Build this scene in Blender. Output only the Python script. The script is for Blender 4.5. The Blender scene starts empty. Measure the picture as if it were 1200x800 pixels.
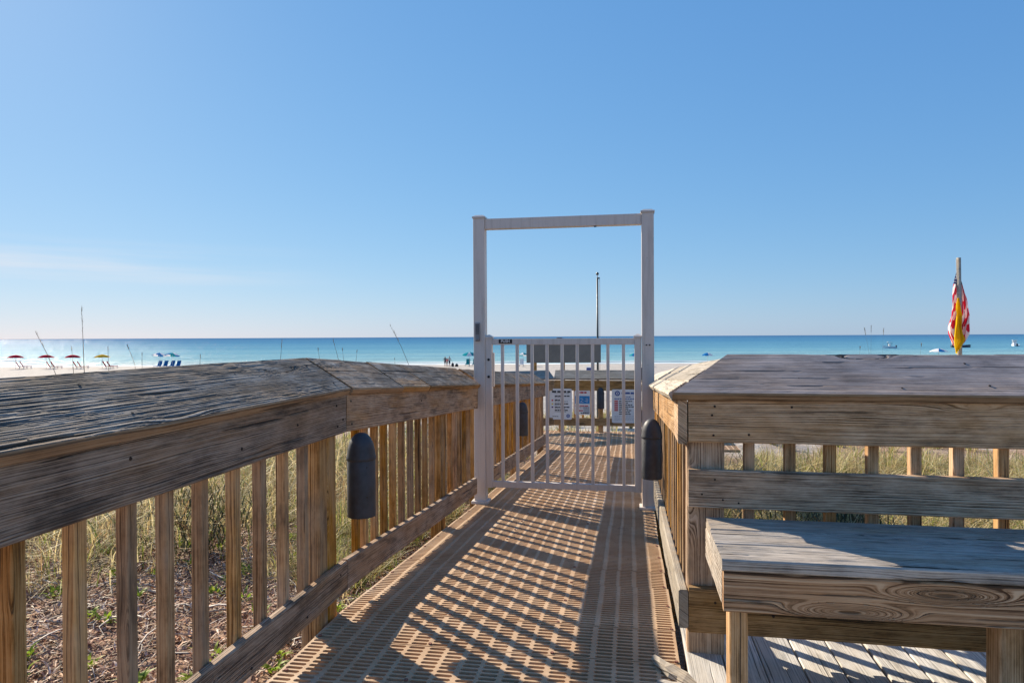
import bpy, bmesh, math, random
import numpy as np
from mathutils import Vector, Matrix

rng = np.random.default_rng(7)
random.seed(7)
SC = bpy.context.scene
COL = SC.collection
R = math.radians

# ------------------------------------------------------------------ camera
CAM_H = 1.28
YAW = R(9.8)
FPX = 800.0
cam = bpy.data.cameras.new('camera')
cam.lens = 24.0
cam.sensor_width = 36.0
cam.clip_start = 0.05
cam.clip_end = 90000.0
cam_o = bpy.data.objects.new('camera', cam)
COL.objects.link(cam_o)
_p, _r = R(-0.40), R(0.29)
FW = Vector((-math.sin(YAW) * math.cos(_p), math.cos(YAW) * math.cos(_p), math.sin(_p)))
_r0 = Vector((math.cos(YAW), math.sin(YAW), 0))
_u0 = _r0.cross(FW)
RT = _r0 * math.cos(_r) - _u0 * math.sin(_r)
UP = _u0 * math.cos(_r) + _r0 * math.sin(_r)
CP = Vector((0, 0, CAM_H))
_m = Matrix((RT, UP, -FW)).transposed().to_4x4()
_m.translation = CP
cam_o.matrix_world = _m
SC.camera = cam_o

# ------------------------------------------------------------------ sky, sun, exposure
SUN_EL = R(28.5)
SUN_AZ = R(-51.0)                       # from +Y, negative is towards -X
SUN_V = Vector((math.sin(SUN_AZ) * math.cos(SUN_EL), math.cos(SUN_AZ) * math.cos(SUN_EL), math.sin(SUN_EL)))
world = bpy.data.worlds.new('World')
SC.world = world
world.use_nodes = True
_nt = world.node_tree
_nt.nodes.clear()
_sky = _nt.nodes.new('ShaderNodeTexSky')
_sky.sky_type = 'NISHITA'
_sky.sun_disc = False
_sky.sun_elevation = SUN_EL
_sky.sun_rotation = SUN_AZ
_sky.air_density = 1.0
_sky.dust_density = 0.15
_sky.ozone_density = 4.0
_bg = _nt.nodes.new('ShaderNodeBackground')
_bg.inputs['Strength'].default_value = 0.073
_out = _nt.nodes.new('ShaderNodeOutputWorld')
# thin cirrus veil low over the horizon
_tc = _nt.nodes.new('ShaderNodeTexCoord')
_mp = _nt.nodes.new('ShaderNodeMapping')
_mp.inputs['Scale'].default_value = (1.6, 1.6, 26.0)
_nz = _nt.nodes.new('ShaderNodeTexNoise')
_nz.inputs['Scale'].default_value = 1.3
_nz.inputs['Detail'].default_value = 5.0
_mr = _nt.nodes.new('ShaderNodeMapRange')
_mr.inputs['From Min'].default_value = 0.36
_mr.inputs['From Max'].default_value = 0.72
_mr.inputs['To Max'].default_value = 0.65
_mr.interpolation_type = 'SMOOTHSTEP'
_sx = _nt.nodes.new('ShaderNodeSeparateXYZ')
_el = _nt.nodes.new('ShaderNodeMapRange')
_el.inputs['From Min'].default_value = 0.035
_el.inputs['From Max'].default_value = 0.004
_el.interpolation_type = 'SMOOTHSTEP'
_mu = _nt.nodes.new('ShaderNodeMath')
_mu.operation = 'MULTIPLY'
_mx = _nt.nodes.new('ShaderNodeMix')
_mx.data_type = 'RGBA'
_mx.inputs['B'].default_value = (6.3, 6.2, 6.4, 1)
L = _nt.links.new
L(_tc.outputs['Generated'], _mp.inputs['Vector'])
L(_mp.outputs['Vector'], _nz.inputs['Vector'])
L(_nz.outputs['Fac'], _mr.inputs['Value'])
L(_tc.outputs['Generated'], _sx.inputs['Vector'])
_d0 = _nt.nodes.new('ShaderNodeMath')
_d0.operation = 'SUBTRACT'
_d0.inputs[1].default_value = 0.094
_d1 = _nt.nodes.new('ShaderNodeMath')
_d1.operation = 'ABSOLUTE'
L(_sx.outputs['Z'], _d0.inputs[0])
L(_d0.outputs[0], _d1.inputs[0])
L(_d1.outputs[0], _el.inputs['Value'])
_az = _nt.nodes.new('ShaderNodeMapRange')
_az.interpolation_type = 'SMOOTHSTEP'
_az.inputs['From Min'].default_value = -0.36
_az.inputs['From Max'].default_value = -0.66
L(_sx.outputs['X'], _az.inputs['Value'])
_m2 = _nt.nodes.new('ShaderNodeMath')
_m2.operation = 'MULTIPLY'
L(_az.outputs['Result'], _m2.inputs[0])
L(_mr.outputs['Result'], _m2.inputs[1])
L(_m2.outputs[0], _mu.inputs[0])
L(_el.outputs['Result'], _mu.inputs[1])
L(_mu.outputs['Value'], _mx.inputs['Factor'])
# soft shoulder on the sky's own brightness range, as the photo's tone curve has
_sr = _nt.nodes.new('ShaderNodeSeparateColor')
_cr = _nt.nodes.new('ShaderNodeCombineColor')
L(_sky.outputs['Color'], _sr.inputs[0])
for _k, (_g, _s) in enumerate(((0.74, 0.83), (0.52, 1.62), (0.32, 3.20))):
    _pw = _nt.nodes.new('ShaderNodeMath')
    _pw.operation = 'POWER'
    _pw.inputs[1].default_value = _g
    _ml = _nt.nodes.new('ShaderNodeMath')
    _ml.operation = 'MULTIPLY'
    _ml.inputs[1].default_value = _s
    L(_sr.outputs[_k], _pw.inputs[0])
    L(_pw.outputs[0], _ml.inputs[0])
    L(_ml.outputs[0], _cr.inputs[_k])
L(_cr.outputs[0], _mx.inputs['A'])
L(_mx.outputs['Result'], _bg.inputs['Color'])
L(_bg.outputs['Background'], _out.inputs['Surface'])

sun = bpy.data.lights.new('sun', 'SUN')
sun.energy = 5.0
sun.angle = R(0.5)
sun.color = (1.0, 0.88, 0.71)
sun_o = bpy.data.objects.new('sun', sun)
sun_o.rotation_euler = (-SUN_V).to_track_quat('-Z', 'Y').to_euler()
sun_o.location = SUN_V * 50
COL.objects.link(sun_o)

SC.view_settings.view_transform = 'Standard'
SC.view_settings.look = 'None'
SC.view_settings.gamma = 1.0
SC.view_settings.use_curve_mapping = False
SC.view_settings.exposure = 0.90
SC.cycles.max_bounces = 8
SC.cycles.transparent_max_bounces = 8

# ------------------------------------------------------------------ helpers
def link(o, parent=None):
    COL.objects.link(o)
    if parent is not None:
        o.parent = parent
    return o

def tag(o, label, cat, group=None):
    o['label'] = label
    o['category'] = cat
    if group:
        o['group'] = group
    return o

def empty(name, loc, label=None, cat=None, group=None, kind=None):
    o = bpy.data.objects.new(name, None)
    o.empty_display_size = 0.1
    o.location = loc
    COL.objects.link(o)
    if label:
        tag(o, label, cat, group)
    if kind:
        o['kind'] = kind
    return o

def place(o, M, parent=None):
    """put object with world matrix M under an unrotated parent chain"""
    COL.objects.link(o)
    if parent is not None:
        W = world_of(parent)
        o.parent = parent
        o.matrix_local = W.inverted() @ M
    else:
        o.matrix_world = M
    o['_w'] = [c for row in M for c in row]
    return o

def world_of(o):
    if '_w' in o.keys():
        v = list(o['_w'])
        return Matrix([v[0:4], v[4:8], v[8:12], v[12:16]])
    M = o.matrix_basis.copy()
    return M if o.parent is None else world_of(o.parent) @ M

def mesh_from(verts, faces, name='m', smooth=False, mats=None, fm=None):
    me = bpy.data.meshes.new(name)
    me.from_pydata([tuple(v) for v in verts], [], [tuple(f) for f in faces])
    if mats:
        for m in mats:
            me.materials.append(m)
    if fm is not None:
        me.polygons.foreach_set('material_index', np.array(fm, dtype=np.int32))
    if smooth:
        me.polygons.foreach_set('use_smooth', np.ones(len(me.polygons), dtype=bool))
    me.update()
    return me

def obj(name, me, M=None, parent=None, mat=None):
    if mat is not None and len(me.materials) == 0:
        me.materials.append(mat)
    o = bpy.data.objects.new(name, me)
    return place(o, M if M is not None else Matrix.Identity(4), parent)

def frame(loc, xdir, zdir):
    x = Vector(xdir).normalized()
    z = Vector(zdir)
    z = (z - x * z.dot(x)).normalized()
    y = z.cross(x)
    M = Matrix((x, y, z)).transposed().to_4x4()
    M.translation = Vector(loc)
    return M

def T(x, y, z):
    return Matrix.Translation((x, y, z))

def at(px, py, depth):
    """point seen at bearing (px, py) of the survey photo, depth metres ahead"""
    return CP + (FW + RT * ((px - 600) / FPX) + UP * ((400 - py) / FPX)) * depth

# ------------------------------------------------------------------ node mini-language
class G:
    def __init__(s, name):
        s.m = bpy.data.materials.new(name)
        s.m.use_nodes = True
        s.t = s.m.node_tree
        s.t.nodes.clear()
        s.out = s.t.nodes.new('ShaderNodeOutputMaterial')
    def n(s, typ, ins=None, **kw):
        nd = s.t.nodes.new('ShaderNode' + typ)
        for k, v in kw.items():
            setattr(nd, k, v)
        for k, v in (ins or {}).items():
            s.set(nd.inputs[k], v)
        return nd
    def set(s, sock, v):
        if hasattr(v, 'is_output'):
            s.t.links.new(v, sock)
        elif isinstance(v, (tuple, list)) and len(v) == 3 and sock.type == 'RGBA':
            sock.default_value = (*v, 1)
        else:
            sock.default_value = v
    def math(s, op, a, b=0.0, c=None, clamp=False):
        nd = s.t.nodes.new('ShaderNodeMath')
        nd.operation = op
        nd.use_clamp = clamp
        s.set(nd.inputs[0], a)
        s.set(nd.inputs[1], b)
        if c is not None:
            s.set(nd.inputs[2], c)
        return nd.outputs[0]
    def vec(s, x, y, z=0.0):
        return s.n('CombineXYZ', {0: x, 1: y, 2: z}).outputs[0]
    def noise(s, v, scale=1.0, detail=2.0, rough=0.5, dist=0.0):
        return s.n('TexNoise', {'Vector': v, 'Scale': scale, 'Detail': detail, 'Roughness': rough, 'Distortion': dist}).outputs['Fac']
    def mr(s, v, a, b, c=0.0, d=1.0, smooth=True):
        nd = s.n('MapRange', {'Value': v, 'From Min': a, 'From Max': b, 'To Min': c, 'To Max': d})
        if smooth:
            nd.interpolation_type = 'SMOOTHSTEP'
        return nd.outputs['Result']
    def mix(s, f, a, b, mode='MIX'):
        nd = s.t.nodes.new('ShaderNodeMix')
        nd.data_type = 'RGBA'
        nd.blend_type = mode
        s.set(nd.inputs['Factor'], f)
        s.set(nd.inputs['A'], a)
        s.set(nd.inputs['B'], b)
        return nd.outputs['Result']
    def ramp(s, f, stops):
        nd = s.t.nodes.new('ShaderNodeValToRGB')
        cr = nd.color_ramp
        while len(cr.elements) < len(stops):
            cr.elements.new(0.5)
        for e, (p, c) in zip(cr.elements, stops):
            e.position = p
            e.color = (*c, 1)
        s.set(nd.inputs['Fac'], f)
        return nd.outputs['Color']
    def bsdf(s, color, rough=0.6, spec=0.3, **kw):
        nd = s.n('BsdfPrincipled', {'Base Color': color, 'Roughness': rough, 'Specular IOR Level': spec})
        for k, v in kw.items():
            s.set(nd.inputs[k], v)
        s.t.links.new(nd.outputs[0], s.out.inputs['Surface'])
        return nd
    def bump(s, h, strength=0.5, dist=0.01):
        return s.n('Bump', {'Height': h, 'Strength': strength, 'Distance': dist}).outputs[0]

def plain(name, color, rough=0.5, spec=0.4, var=0.12, scale=8.0, metallic=0.0, bump=0.0):
    g = G(name)
    tc = g.n('TexCoord').outputs['Object']
    f = g.noise(tc, scale, 4.0, 0.6)
    c = g.mix(g.mr(f, 0.3, 0.7), [x * (1 - var) for x in color], [min(1, x * (1 + var)) for x in color])
    b = g.bsdf(c, g.mr(f, 0.3, 0.7, rough - 0.06, rough + 0.06), spec, Metallic=metallic)
    if bump:
        g.set(b.inputs['Normal'], g.bump(g.noise(tc, scale * 6, 3.0), bump, 0.004))
    return g.m

def wood(name, dark, mid, light, warm, warm_amt=0.4, G_=80.0, disp=0.003, knots=1.0, rough=0.85, stain=0.5, hue=0.25, wander=0.030, kd=1.0, con=1.0, patk=0.6, vd='3D'):
    g = G(name)
    tc = g.n('TexCoord').outputs['Object']
    rnd = g.n('ObjectInfo').outputs['Random']
    sp = g.n('SeparateXYZ', {0: tc})
    u = g.math('MULTIPLY_ADD', rnd, 37.0, sp.outputs[0])
    v0 = g.math('MULTIPLY_ADD', sp.outputs[2], 0.7, sp.outputs[1])
    v = g.math('MULTIPLY_ADD', rnd, 13.0, v0)
    # knots
    vo = g.n('TexVoronoi', {'Vector': g.vec(g.math('MULTIPLY', u, 1.05 * kd), g.math('MULTIPLY', v, 7.5), g.math('MULTIPLY', rnd, 9.0)), 'Scale': 1.0, 'Randomness': 1.0}, voronoi_dimensions=vd)
    d = vo.outputs['Distance']
    B = g.mr(d, 0.36, 0.02, 0.0, 1.0)
    B = g.math('MULTIPLY', B, B)
    warp = g.noise(g.vec(g.math('MULTIPLY', u, 0.9), g.math('MULTIPLY', v, 5.0), rnd), 1.0, 2.0)
    warp2 = g.noise(g.vec(g.math('MULTIPLY', u, 5.0), g.math('MULTIPLY', v, 16.0), rnd), 1.0, 2.0)
    gg = g.math('MULTIPLY_ADD', v, G_, g.math('MULTIPLY', warp, G_ * wander))
    gg = g.math('ADD', gg, g.math('MULTIPLY', warp2, G_ * 0.010))
    gg = g.math('ADD', gg, g.math('MULTIPLY', B, G_ * 0.055 * knots))
    lines = g.n('TexNoise', {'W': gg, 'Scale': 1.0, 'Detail': 3.0, 'Roughness': 0.62}, noise_dimensions='1D').outputs['Fac']
    fib = g.noise(g.vec(g.math('MULTIPLY', u, 3.2), g.math('MULTIPLY', v, 380.0), g.math('MULTIPLY', sp.outputs[2], 60.0)), 1.0, 3.0, 0.6)
    crn = g.noise(g.vec(g.math('MULTIPLY', u, 1.1), g.math('ADD', g.math('MULTIPLY', gg, 75.0 / G_), 7.0), rnd), 1.0, 2.0, 0.5)
    crack = g.mr(crn, 0.665, 0.695)
    bl = g.noise(g.vec(g.math('MULTIPLY', u, 1.7), g.math('MULTIPLY', v, 7.0), rnd), 1.0, 4.0, 0.6)
    pat = g.noise(g.vec(g.math('MULTIPLY', u, 5.5), g.math('MULTIPLY', v, 15.0), g.math('ADD', rnd, 8.0)), 1.0, 6.0, 0.7)
    wr = g.mr(g.noise(g.vec(g.math('MULTIPLY', u, 1.3), g.math('MULTIPLY', v, 9.0), g.math('ADD', rnd, 2.0)), 1.0, 3.0, 0.6), 0.38, 0.62, 0.45, 1.15)
    lc = g.math('MULTIPLY_ADD', g.math('MULTIPLY', g.math('SUBTRACT', lines, 0.5), wr), con, 0.5)
    li = g.math('MULTIPLY_ADD', g.math('SUBTRACT', fib, 0.5), 0.6, lc)
    li = g.math('MULTIPLY_ADD', g.math('SUBTRACT', pat, 0.5), patk, li)
    c = g.ramp(li, [(0.24, dark), (0.50, mid), (0.76, light)])
    c = g.mix(g.mr(bl, 0.42, 0.68, 0.0, warm_amt), c, warm, 'MIX')
    c = g.mix(g.math('MULTIPLY', g.mr(li, 0.55, 0.25), 0.45), c, [x * 0.55 for x in dark])
    # knot core
    core = g.mr(g.math('MULTIPLY_ADD', g.math('SUBTRACT', warp2, 0.5), 0.06, d), 0.055, 0.02)
    c = g.mix(g.math('MULTIPLY', core, 0.8 * min(1, knots)), c, (0.055, 0.032, 0.018))
    c = g.mix(g.math('MULTIPLY', g.mr(d, 0.20, 0.05), 0.35 * min(1, knots)), c, (0.20, 0.11, 0.05))
    # weather stains
    st = g.noise(g.vec(g.math('MULTIPLY', u, 3.0), g.math('MULTIPLY', v, 14.0), g.math('ADD', rnd, 4.0)), 1.0, 5.0, 0.65)
    c = g.mix(g.mr(st, 0.53, 0.70, 0.0, stain), c, (0.040, 0.033, 0.028))
    c = g.mix(g.math('MULTIPLY', crack, 0.75), c, (0.03, 0.024, 0.02))
    # per-board tone
    hs = g.n('HueSaturation', {'Hue': 0.5, 'Saturation': g.math('MULTIPLY_ADD', g.math('FRACT', g.math('MULTIPLY', rnd, 91.7)), 0.4, 0.92),
                               'Value': g.math('MULTIPLY_ADD', g.math('FRACT', g.math('MULTIPLY', rnd, 57.3)), hue * 2, 1.0 - hue), 'Color': c})
    b = g.bsdf(hs.outputs[0], rough, 0.25)
    wear = g.mr(g.noise(g.vec(g.math('MULTIPLY', u, 1.3), g.math('MULTIPLY', v, 9.0), g.math('ADD', rnd, 2.0)), 1.0, 3.0, 0.6), 0.38, 0.62, 0.25, 1.15)
    h = g.math('MULTIPLY_ADD', fib, 0.30, g.math('MULTIPLY', g.math('MULTIPLY', g.math('SUBTRACT', lines, 0.5), wear), 1.0))
    h = g.math('ADD', h, 0.4)
    h = g.math('SUBTRACT', h, g.math('MULTIPLY', crack, 0.9))
    h = g.math('SUBTRACT', h, g.math('MULTIPLY', core, 0.35))
    dn = g.n('Displacement', {'Height': h, 'Midlevel': 0.5, 'Scale': disp})
    g.t.links.new(dn.outputs[0], g.out.inputs['Displacement'])
    g.m.displacement_method = 'BOTH'
    return g.m

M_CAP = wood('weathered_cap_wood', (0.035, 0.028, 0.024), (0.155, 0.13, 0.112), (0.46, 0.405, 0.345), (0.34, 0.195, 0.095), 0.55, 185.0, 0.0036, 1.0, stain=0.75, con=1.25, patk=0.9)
M_FASC = wood('grey_brown_board', (0.065, 0.045, 0.033), (0.30, 0.222, 0.165), (0.52, 0.42, 0.33), (0.40, 0.235, 0.12), 0.5, 240.0, 0.0032, 1.0, stain=0.65, con=1.15, patk=0.7)
M_BAL = wood('brown_baluster_wood', (0.13, 0.065, 0.025), (0.40, 0.225, 0.098), (0.60, 0.39, 0.20), (0.44, 0.34, 0.24), 0.6, 190.0, 0.0014, 0.6, stain=0.5, hue=0.30, kd=1.6, con=1.2, patk=0.75)
M_BENCH = wood('bench_wood', (0.10, 0.045, 0.018), (0.42, 0.225, 0.105), (0.66, 0.44, 0.255), (0.46, 0.225, 0.085), 0.35, 75.0, 0.003, 3.4, stain=0.25, wander=0.05, kd=1.15, con=1.9, patk=0.35, vd='2D', hue=0.1)
M_SEAT = wood('bench_seat_wood', (0.12, 0.105, 0.09), (0.42, 0.375, 0.33), (0.66, 0.60, 0.53), (0.42, 0.30, 0.19), 0.3, 230.0, 0.0042, 0.6, stain=0.3, con=1.15, patk=0.6)
M_PLANK = wood('deck_plank_wood', (0.33, 0.31, 0.28), (0.60, 0.57, 0.525), (0.74, 0.71, 0.66), (0.52, 0.43, 0.31), 0.35, 150.0, 0.0016, 0.8, stain=0.25, hue=0.12)
M_PALE = wood('pale_cap_wood', (0.24, 0.205, 0.165), (0.43, 0.385, 0.325), (0.58, 0.525, 0.45), (0.38, 0.30, 0.20), 0.3, 120.0, 0.0035, 0.5, stain=0.25)  # paler wood tone: right ramp and far caps, right bottom rails, scraps, pole
M_RAIL = wood('brown_rail_board', (0.11, 0.065, 0.035), (0.46, 0.31, 0.195), (0.70, 0.53, 0.375), (0.52, 0.30, 0.145), 0.45, 260.0, 0.0028, 1.0, stain=0.5, con=1.15, patk=0.7, hue=0.12)
M_EDGE = wood('brown_cap_edge', (0.14, 0.08, 0.04), (0.34, 0.21, 0.11), (0.46, 0.31, 0.18), (0.22, 0.13, 0.07), 0.5, 120.0, 0.002, 0.5, stain=0.4)
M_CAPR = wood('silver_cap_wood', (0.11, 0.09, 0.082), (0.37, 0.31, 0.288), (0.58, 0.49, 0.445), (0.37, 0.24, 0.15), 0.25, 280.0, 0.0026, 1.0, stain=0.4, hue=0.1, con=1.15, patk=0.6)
M_BEAM = wood('dark_beam_wood', (0.09, 0.055, 0.028), (0.33, 0.215, 0.118), (0.52, 0.365, 0.215), (0.38, 0.225, 0.10), 0.5, 210.0, 0.0032, 1.0, stain=0.6, patk=0.8, hue=0.12)
def gate_paint():
    g = G('white_gate_paint')
    pos = g.n('NewGeometry').outputs['Position']
    sp = g.n('SeparateXYZ', {0: pos})
    n1 = g.noise(g.vec(g.math('MULTIPLY', sp.outputs[0], 30.0), g.math('MULTIPLY', sp.outputs[1], 30.0), g.math('MULTIPLY', sp.outputs[2], 2.2)), 1.0, 5.0, 0.65)
    n2 = g.noise(pos, 45.0, 4.0, 0.7)
    c = g.mix(g.mr(n1, 0.45, 0.72, 0.0, 0.45), (0.63, 0.565, 0.51), (0.42, 0.36, 0.305))
    c = g.mix(g.mr(n2, 0.62, 0.72, 0.0, 0.5), c, (0.33, 0.27, 0.22))
    g.bsdf(c, g.mr(n1, 0.3, 0.7, 0.35, 0.6), 0.4)
    return g.m
M_WHITE = gate_paint()
M_BLACK = plain('black_fitting', (0.012, 0.012, 0.013), 0.5, 0.4)
M_NAIL = plain('rusty_nail', (0.035, 0.022, 0.016), 0.7, 0.3)
M_KEYPAD = plain('keypad_metal', (0.20, 0.20, 0.21), 0.4, 0.5)
M_LAMP = plain('charcoal_lamp_housing', (0.036, 0.039, 0.047), 0.55, 0.45, 0.35, 14.0, bump=0.15)

def grating_material():
    g = G('tan_plastic_grating')
    tc = g.n('TexCoord').outputs['Object']
    geo = g.n('NewGeometry').outputs['Position']
    rnd = g.n('ObjectInfo').outputs['Random']
    n1 = g.noise(geo, 3.0, 5.0, 0.65)
    n2 = g.noise(geo, 60.0, 3.0, 0.6)
    c = g.mix(g.mr(n1, 0.3, 0.72), (0.44, 0.275, 0.15), (0.57, 0.40, 0.25))
    c = g.mix(g.mr(n2, 0.52, 0.75, 0.0, 0.5), c, (0.30, 0.195, 0.12))
    n3 = g.noise(geo, 1.1, 6.0, 0.7)
    c = g.mix(g.mr(n3, 0.56, 0.70, 0.0, 0.55), c, (0.62, 0.54, 0.44))
    n4 = g.noise(geo, 7.0, 5.0, 0.75)
    c = g.mix(g.mr(n4, 0.60, 0.72, 0.0, 0.6), c, (0.20, 0.125, 0.08))
    c = g.mix(g.math('MULTIPLY', rnd, 0.22), c, (0.34, 0.235, 0.155))
    b = g.bsdf(c, 0.62, 0.3)
    g.set(b.inputs['Normal'], g.bump(n2, 0.25, 0.002))
    return g.m
M_GRATE = grating_material()

# ------------------------------------------------------------------ boards
_mesh_cache = {}
def board_mesh(Ln, W, Th, nx, ny, mat, bev=0.004, cut0=0.0, cut1=0.0, wob=0.0, seed=0, side=None):
    key = (side.name if side else '', round(Ln, 3), round(W, 4), round(Th, 4), nx, ny, mat.name, bev, round(cut0, 3), round(cut1, 3), wob, seed)
    if key in _mesh_cache:
        return _mesh_cache[key]
    w, t = W / 2, Th / 2
    prof = []
    ys = np.linspace(-w + bev, w - bev, ny + 1)
    for y in ys:
        prof.append((y, t))
    prof.append((w, t - bev))
    prof.append((w, -t + bev))
    prof.append((w - bev, -t))
    prof.append((-w + bev, -t))
    prof.append((-w, -t + bev))
    prof.append((-w, t - bev))
    P = np.array(prof)
    k = len(P)
    xs = np.linspace(-Ln / 2, Ln / 2, nx + 1)
    r = np.random.default_rng(abs(seed) + 11)
    V = np.zeros((nx + 1, k, 3))
    f = (xs + Ln / 2) / Ln
    for i, x in enumerate(xs):
        V[i, :, 0] = x + P[:, 0] * (cut0 * (1 - f[i]) + cut1 * f[i])
        V[i, :, 1:] = P
    if wob:
        ph = r.uniform(0, 6.28, 4)
        V[:, :, 1] += (wob * (np.sin(xs * 2.1 + ph[0]) * 0.6 + np.sin(xs * 5.3 + ph[1]) * 0.4))[:, None]
        V[:, :, 2] += (wob * (np.sin(xs * 1.7 + ph[2]) * 0.6 + np.sin(xs * 4.1 + ph[3]) * 0.4))[:, None]
    faces = []
    for i in range(nx):
        a, b = i * k, (i + 1) * k
        for j in range(k):
            j2 = (j + 1) % k
            faces.append((a + j, a + j2, b + j2, b + j))
    faces.append(tuple(range(k - 1, -1, -1)))
    faces.append(tuple(nx * k + j for j in range(k)))
    me = mesh_from(V.reshape(-1, 3), [f[::-1] for f in faces], 'board', mats=[mat] + ([side] if side else []))
    if side:
        pat = np.array([0 if j < ny else 1 for j in range(k)], dtype=np.int32)
        me.polygons.foreach_set('material_index', np.concatenate([np.tile(pat, nx), [1, 1]]).astype(np.int32))
    _mesh_cache[key] = me
    return me

def board(name, p0, p1, W, Th, up, mat, parent, nx=2, ny=1, bev=0.004, cut0=0.0, cut1=0.0, wob=0.0, seed=0, side=None):
    p0, p1 = Vector(p0), Vector(p1)
    Ln = (p1 - p0).length
    me = board_mesh(Ln, W, Th, nx, ny, mat, bev, cut0, cut1, wob, seed, side)
    return obj(name, me, frame((p0 + p1) / 2, p1 - p0, up), parent)

_nail = None
def nail(parent, p, nrm, r=0.006):
    global _nail
    if _nail is None:
        bm = bmesh.new()
        bmesh.ops.create_cone(bm, cap_ends=True, segments=8, radius1=1, radius2=0.7, depth=0.6)
        _nail = bpy.data.meshes.new('nail')
        bm.to_mesh(_nail)
        _nail.materials.append(M_NAIL)
    n = Vector(nrm).normalized()
    x = n.orthogonal()
    M = frame(Vector(p), x, n) @ Matrix.Scale(r, 4)
    return obj('nail', _nail, M, parent)

# ------------------------------------------------------------------ walk geometry
SL = math.tan(R(3.7))
YB = 3.03                    # ramp starts
YE = 11.3                    # ramp ends, far landing starts
YF = 12.9                    # far rail
XL, XR = -1.315, 0.187       # inner faces of the rails
def dz(y):
    return 0.0 if y < YB else -SL * (min(y, YE) - YB)
TILT = R(31.5)
RAMP_N = Vector((0, math.sin(math.atan(SL)), math.cos(math.atan(SL))))

# ------------------------------------------------------------------ terrain
SHORE = 120.0
SEA_Z = CAM_H - 4.8
FH = Vector((-math.sin(YAW), math.cos(YAW), 0))      # towards the sea
SH = Vector((math.cos(YAW), math.sin(YAW), 0))       # along the shore
def vnoise(x, y, s=0):
    xi, yi = np.floor(x), np.floor(y)
    fx, fy = x - xi, y - yi
    fx, fy = fx * fx * (3 - 2 * fx), fy * fy * (3 - 2 * fy)
    def h(a, b):
        v = np.sin(a * 127.1 + b * 311.7 + s * 74.7) * 43758.5453
        return v - np.floor(v)
    return (h(xi, yi) * (1 - fx) + h(xi + 1, yi) * fx) * (1 - fy) + (h(xi, yi + 1) * (1 - fx) + h(xi + 1, yi + 1) * fx) * fy
def ground_z(x, y):
    x = np.asarray(x, float)
    y = np.asarray(y, float)
    f = -math.sin(YAW) * x + math.cos(YAW) * y
    z = np.interp(f, [-60, 1.0, 4, 8, 13, 20, 32, 60, 90, 112, 124, 160, 400], [-0.40, -0.42, -0.50, -0.80, -1.15, -1.45, -1.85, -2.75, -3.25, -3.42, -3.62, -4.6, -9.0])
    amp = np.interp(f, [0, 4, 12, 30, 70, 100, 125], [0.05, 0.09, 0.20, 0.28, 0.14, 0.05, 0.0])
    z = z + amp * (vnoise(x * 0.35, y * 0.35) - 0.5) * 1.4 + amp * 0.5 * (vnoise(x * 1.1, y * 1.1, 3) - 0.5)
    # keep clear below the walk
    walk = np.exp(-((x + 0.55) / 1.6) ** 2) * (f < 20)
    z = z - 0.10 * walk
    return z

def ground_material():
    g = G('dune_ground')
    pos = g.n('NewGeometry').outputs['Position']
    sp = g.n('SeparateXYZ', {0: pos})
    f = g.math('ADD', g.math('MULTIPLY', sp.outputs[0], -math.sin(YAW)), g.math('MULTIPLY', sp.outputs[1], math.cos(YAW)))
    n0 = g.noise(pos, 0.35, 4.0, 0.6)
    n1 = g.noise(pos, 4.0, 5.0, 0.7)
    n2 = g.noise(pos, 38.0, 4.0, 0.7)
    n3 = g.noise(pos, 1.3, 4.0, 0.6)
    sand = g.mix(n1, (0.38, 0.345, 0.305), (0.50, 0.46, 0.415))
    sand = g.mix(g.mr(n3, 0.54, 0.64, 0.0, 0.6), sand, (0.27, 0.235, 0.20))
    lit = g.ramp(n2, [(0.30, (0.09, 0.06, 0.04)), (0.48, (0.28, 0.175, 0.115)), (0.62, (0.44, 0.30, 0.215)), (0.78, (0.58, 0.46, 0.38))])
    k = g.math('ADD', g.math('MULTIPLY', f, 0.05), g.math('MULTIPLY', g.math('SUBTRACT', n0, 0.5), 1.3))
    c = g.mix(g.mr(k, 0.65, 1.05), lit, sand)
    wet = g.mr(g.math('ADD', f, g.math('MULTIPLY', n0, 3.0)), 116.0, 121.0)
    c = g.mix(g.math('MULTIPLY', wet, 0.55), c, (0.27, 0.25, 0.22))
    b = g.bsdf(c, 0.92, 0.15)
    h = g.math('ADD', g.math('MULTIPLY', n2, 0.25), n1)
    h = g.math('MULTIPLY_ADD', n3, 1.5, h)
    g.set(b.inputs['Normal'], g.bump(h, 0.7, 0.09))
    return g.m
M_GROUND = ground_material()

def make_ground():
    def axis(lo, hi, fine, grow):
        a = [0.0]
        st = fine
        while a[-1] < hi:
            a.append(a[-1] + st)
            if a[-1] > 9:
                st *= grow
        b = [0.0]
        st = fine
        while b[-1] > lo:
            b.append(b[-1] - st)
            if b[-1] < -9:
                st *= grow
        return np.array(sorted(set(a + b)))
    ss = axis(-2500, 2500, 0.16, 1.05)
    ff = axis(-40, 135, 0.16, 1.035)
    S_, F_ = np.meshgrid(ss, ff)
    X = SH.x * S_ + FH.x * F_
    Y = SH.y * S_ + FH.y * F_
    Z = ground_z(X, Y)
    n, m = S_.shape
    V = np.stack([X, Y, Z], -1).reshape(-1, 3)
    i = np.arange(n - 1)[:, None] * m + np.arange(m - 1)[None]
    F = np.stack([i, i + 1, i + m + 1, i + m], -1).reshape(-1, 4)
    me = bpy.data.meshes.new('ground')
    me.from_pydata(V.tolist(), [], F.tolist())
    me.polygons.foreach_set('use_smooth', np.ones(len(F), dtype=bool))
    o = obj('ground', me, mat=M_GROUND)
    o['kind'] = 'structure'
    return o
make_ground()

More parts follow.
